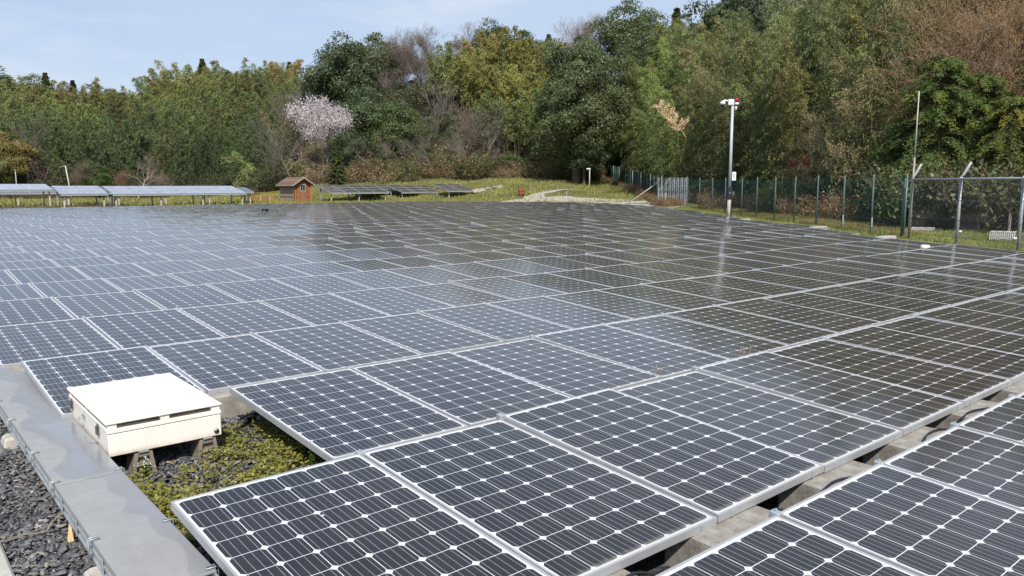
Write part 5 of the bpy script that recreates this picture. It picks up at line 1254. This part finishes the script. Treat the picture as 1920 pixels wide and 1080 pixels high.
tree('twiggy_tree', SPARSE, 1545, 46, (.33, .26, .13), .62, 'pale brown leafless sapling above the fence left of the mast', 'tree', (.33, .27, .19, 1))
tree('bare_tree', BARE[0], 1890, 41, BRN, .8, 'grey branching bare tree right of the cypress', 'tree', (.26, .23, .20, 1))
tree('bare_tree', BARE[2], 1500, 50, BRN, .62, 'grey bare branches reaching left over the red leaved shrub', 'tree', (.27, .22, .20, 1))
tree('cypress_tree', HINOKI[0], 1745, 38.5, (.10, .148, .037), .72, 'large yellow green cypress behind the aerial mast', 'conifer', (.2, .16, .13, 1))
tree('cypress_tree', HINOKI[0], 1822, 38.5, (.105, .148, .037), .62, 'yellow green cypress merging with the right side of the large one', 'conifer')
tree('cypress_tree', HINOKI[1], 1880, 36.5, (.115, .145, .036), .60, 'shorter yellow green cypress at the right edge above the fence', 'conifer')
tree('cypress_tree', HINOKI[1], 1680, 40, (.085, .145, .036), .56, 'low green cypress left of the aerial mast', 'conifer')
tree('cypress_tree', HINOKI[0], 1935, 38, (.115, .125, .025), .60, 'cypress cut by the right edge of the photo', 'conifer')
for (px, d, s, k, col, lab) in ((1745, 34.6, 1.15, 2, (.11, .14, .05), 'glossy leaved shrub behind the left chain-link bay'), (1795, 33.8, 1.2, 2, (.12, .15, .06), 'pale glossy shrub behind the middle chain-link post'), (1850, 33, 1.25, 2, (.10, .11, .05), 'dull green shrub behind the right chain-link bay'), (1910, 32, 1.2, 2, (.10, .11, .05), 'dull shrub behind the rightmost chain-link post'), (1690, 37, 1.2, 2, (.06, .085, .03), 'dark ivy covered shrub left of the chain-link corner'), (1610, 40, 1.0, 1, (.27, .17, .08), 'dry tan brush behind the green fence left of the mast'), (1545, 43, .9, 1, (.28, .17, .07), 'dry orange tan brush behind the middle of the green fence'), (1500, 45, .8, 1, (.27, .16, .07), 'dry brush behind the green fence right of the camera pole'), (1430, 49, .7, 1, (.24, .15, .075), 'brown brush beside the camera pole behind the fence'), (1478, 48.5, 1.25, 0, (.12, .17, .03), 'bright green shrub under the red leaved one'), (1345, 55, .8, 1, (.22, .15, .08), 'brown brush behind the fence left of the camera pole')):
    tree('shrub', SHRUBP[k], px, d, col, s, lab, 'shrub', (.2, .14, .09, 1))
tree('red_shrub', SHRUBP[0], 1490, 48.2, (.16, .05, .035), .42, 'red leaved shrub among the bamboo right of the camera pole', 'shrub', (.2, .1, .08, 1), dz=2.6, sz=.9)
# one bleached dead bamboo spray leaning out of the green
def dead_spray():
    rng = np.random.default_rng(5); x, y = at(1262, 58); z = 4.9
    o = thing('dead_bamboo', 'bleached tan dead bamboo top leaning out of the green grove', 'bamboo', (x, y, z), -YAW + PI * .0)
    t = np.linspace(0, 1, 12); P = np.stack([.75 - 1.9 * t, 0 * t, 2.6 * t - .5 * t ** 2], 1); P0 = np.vstack([[1.2, 3.5, -1.6], P[:1]])
    mb = MB(); mb.tube(np.vstack([P0[:1], P]), np.linspace(.035, .01, 13), 5); mb.obj('culm', M['split_wood'], o, True)
    C, D = [], []
    for i in range(11):
        b = P[min(11, 2 + i * 9 // 10)]; d = np.array([-.55 if i % 2 else .25, rng.normal(0, .4), .75 - .5 * (i % 2)]); d /= np.linalg.norm(d); L = rng.uniform(.55, 1.0) * (1 - .03 * i)
        s = rng.uniform(.1, 1, 170)[:, None]; C.append(b + d * L * s + rng.normal(0, .06, (170, 3))); D.append(d * .8 + rng.normal(0, .5, (170, 3)))
    C, D = np.concatenate(C), np.concatenate(D); n = len(C); V, Q = leaves(C, D, rdir(rng, n), .17, .05)
    mobj('foliage', npmesh('foliage', V, Q, M['leaf'], rng.uniform(.3, .7, n)), o).color = (.74, .58, .36, 1)
dead_spray()

# --- undergrowth, as masses
def scatter(name, label, spots, kinds, stemcol, leafcol, seed, cat='undergrowth'):
    rng = np.random.default_rng(seed); SV, SQ, LV, LQ, TI = [], [], [], [], []; ns = nl = 0
    for (x, y, s) in spots:
        st, lf = SHRUB[kinds[rng.integers(len(kinds))]]; a = rng.uniform(0, 6.28); ca, sa = math.cos(a), math.sin(a); R = np.array([[ca, -sa, 0], [sa, ca, 0], [0, 0, 1]]); z = tz(x, y)
        v = st[1][0] @ R.T * s + [x, y, z]; SV.append(v); SQ.append(st[1][1] + ns); ns += len(v)
        v = lf[1][0] @ R.T * s + [x, y, z]; LV.append(v); LQ.append(lf[1][1] + nl); nl += len(v); TI.append(np.clip(lf[1][2] + rng.normal(0, .2), 0, 1))
    o = mobj(name, npmesh(name, np.concatenate(LV), np.concatenate(LQ), M['leaf'], np.concatenate(TI))); o.color = (*leafcol, 1); tag(o, label, cat, None, 'stuff')
    c = mobj('stems', npmesh('stems', np.concatenate(SV), np.concatenate(SQ), M['bark']), o); c.color = (*stemcol, 1)
def along(px0, px1, n, o0, o1, smin, smax, seed):
    rng = np.random.default_rng(seed); out = []
    for i in range(n):
        px = rng.uniform(px0, px1); a = np.degrees(az_of(px)); d1 = float(np.interp(a, TB[:, 0], TB[:, 2])); x, y = at(px, d1 + rng.uniform(o0, o1)); out.append((x, y, rng.uniform(smin, smax)))
    return out
scatter('dry_brush', 'straw brown dead brush along the foot of the wooded knoll', along(560, 1130, 90, -2.5, 13, .4, 1.5, 1), (0, 1), (.26, .19, .13), (0.360, 0.288, 0.144), 1)
scatter('dry_brush', 'dull brown stems along the foot of the wooded knoll', along(560, 1130, 75, -1, 14, .6, 1.7, 14), (0, 1), (.20, .14, .10), (0.240, 0.180, 0.102), 14)
scatter('green_brush', 'olive brush patches at the foot of the wooded knoll', along(560, 1130, 85, -2, 13, .4, 1.7, 15), (0, 2), (.18, .14, .09), (0.204, 0.210, 0.072), 15)
scatter('green_brush', 'dark brush on the knoll top behind the golden bamboo', [(*at(p_, d_), s_) for p_, d_, s_ in np.random.default_rng(12).uniform((700, 112, 1.2), (1075, 124, 2.2), (110, 3))], (0, 2), (.16, .13, .10), (.10, .115, .05), 12)
scatter('dry_brush', 'russet bramble tangle in the slope under the knoll trees', along(700, 1060, 70, 2, 12, .7, 1.6, 2), (1,), (.24, .14, .11), (0.264, 0.174, 0.114), 2)
scatter('green_brush', 'dark green undergrowth mixed into the knoll foot', along(560, 1130, 110, 0, 12, .7, 1.4, 3), (0, 2), (.12, .1, .06), (.085, .105, .04), 3)
scatter('green_brush', 'dark undergrowth at the foot of the left bamboo hillside', along(-60, 560, 130, -4, 3, .8, 1.4, 4), (0, 2), (.14, .10, .07), (.065, .085, .035), 4)
scatter('dry_brush', 'pinkish brown scrub in front of the left bamboo hillside', along(-60, 470, 70, -9, -4, .5, 1.0, 5), (1,), (.22, .15, .12), (.21, .145, .09), 5)
scatter('dry_brush', 'brown dry brush behind the green mesh fence', along(1290, 1700, 120, .8, 5, .35, .75, 6), (1, 0), (.22, .15, .09), (.24, .155, .075), 6)
scatter('green_brush', 'dark shade undergrowth beneath the right bamboo grove', along(1150, 2000, 170, 3, 9, .6, 1.1, 7), (0, 2), (.1, .08, .05), (.05, .07, .03), 7)
scatter('dry_brush', 'straw coloured brush heaped along the back fence', along(1135, 1262, 60, -8, -3, .3, .6, 8), (1,), (.22, .15, .1), (.25, .17, .09), 8)
scatter('dry_brush', 'brown weeds between far panels and left tables', [(*at(r_[0], r_[1]), r_[2]) for r_ in np.random.default_rng(9).uniform((-40, 60.6, .25), (240, 66, .5), (80, 3)) * np.array([1, 1, .55])], (1, 0), (.22, .15, .11), (.21, .15, .085), 9)

# --- grass: blades on the strip by the fence and tufts over the bank
def grass(name, label, P, h, w_, col, seed, n_per=1):
    rng = np.random.default_rng(seed); n = len(P); z = terr(P[:, 0], P[:, 1]) - .02; C = np.stack([P[:, 0], P[:, 1], z], 1)
    D = np.stack([rng.normal(0, .45, n), rng.normal(0, .45, n), np.ones(n)], 1); Nn = rdir(rng, n); Nn[:, 2] *= .2
    V, Q = leaves(C, D, Nn, h * rng.uniform(.5, 1.4, n), w_ * rng.uniform(.7, 1.3, n))
    t = np.clip(.45 + .3 * np.sin(P[:, 0] * .9 + 2 * np.sin(P[:, 1] * .35)) * np.cos(P[:, 1] * .8) + rng.normal(0, .18, n), 0, 1)
    o = mobj(name, npmesh(name, V, Q, M['leaf'], t)); o.color = (*col, 1); tag(o, label, 'grass', None, 'stuff')
rg = np.random.default_rng(31)
def band(n, y0, y1, lo, hi):
    y = rg.uniform(y0, y1, n); re = np.interp(y, RE[:, 0], RE[:, 1]); fx = np.interp(y, [A0[1], B0[1]], [A0[0], B0[0]])
    x = re + .35 + (fx + 2.2 - re) * rg.uniform(lo, hi, n) ** 1.0; return np.stack([x, y], 1)
grass('grass', 'green grass strip between the panels and the right-hand fences', band(52000, 3, 38, 0, 1), .11, .016, (.25, .285, .075), 1)
grass('dry_grass', 'straw and reddish dry grass under the green mesh fence', band(16000, 11, 38, .45, 1), .13, .016, (.24, .16, .08), 2)
def bank(n, px0, px1, d0, d1):
    px = rg.uniform(px0, px1, n); d = rg.uniform(d0, d1, n); a = YAW + np.arctan((px - 960) / FPX); x, y = CAM[0] + d * np.sin(a), CAM[1] + d * np.cos(a)
    k = (np.sin(x * .5 + 1.2) * np.cos(y * .42) + rg.normal(0, .5, n)) > -.35
    keep = k & ((rg.uniform(size=n) < .22) | ~((np.abs(d - 70.5) < 3.2) & (px > 900) & (px < 1270)) & ~((px > 985) & (px < 1100) & (d > 69) & (d < 82) & (np.abs(px - 1005 - (d - 74) * 6) < 28))); return np.stack([x[keep], y[keep]], 1)
grass('grass', 'mossy yellow green grass on the bank below the wooded knoll', np.concatenate([bank(50000, 440, 1250, 66, 97), bank(14000, -60, 480, 60, 105)]), .26, .06, (.29, .285, .085), 3)
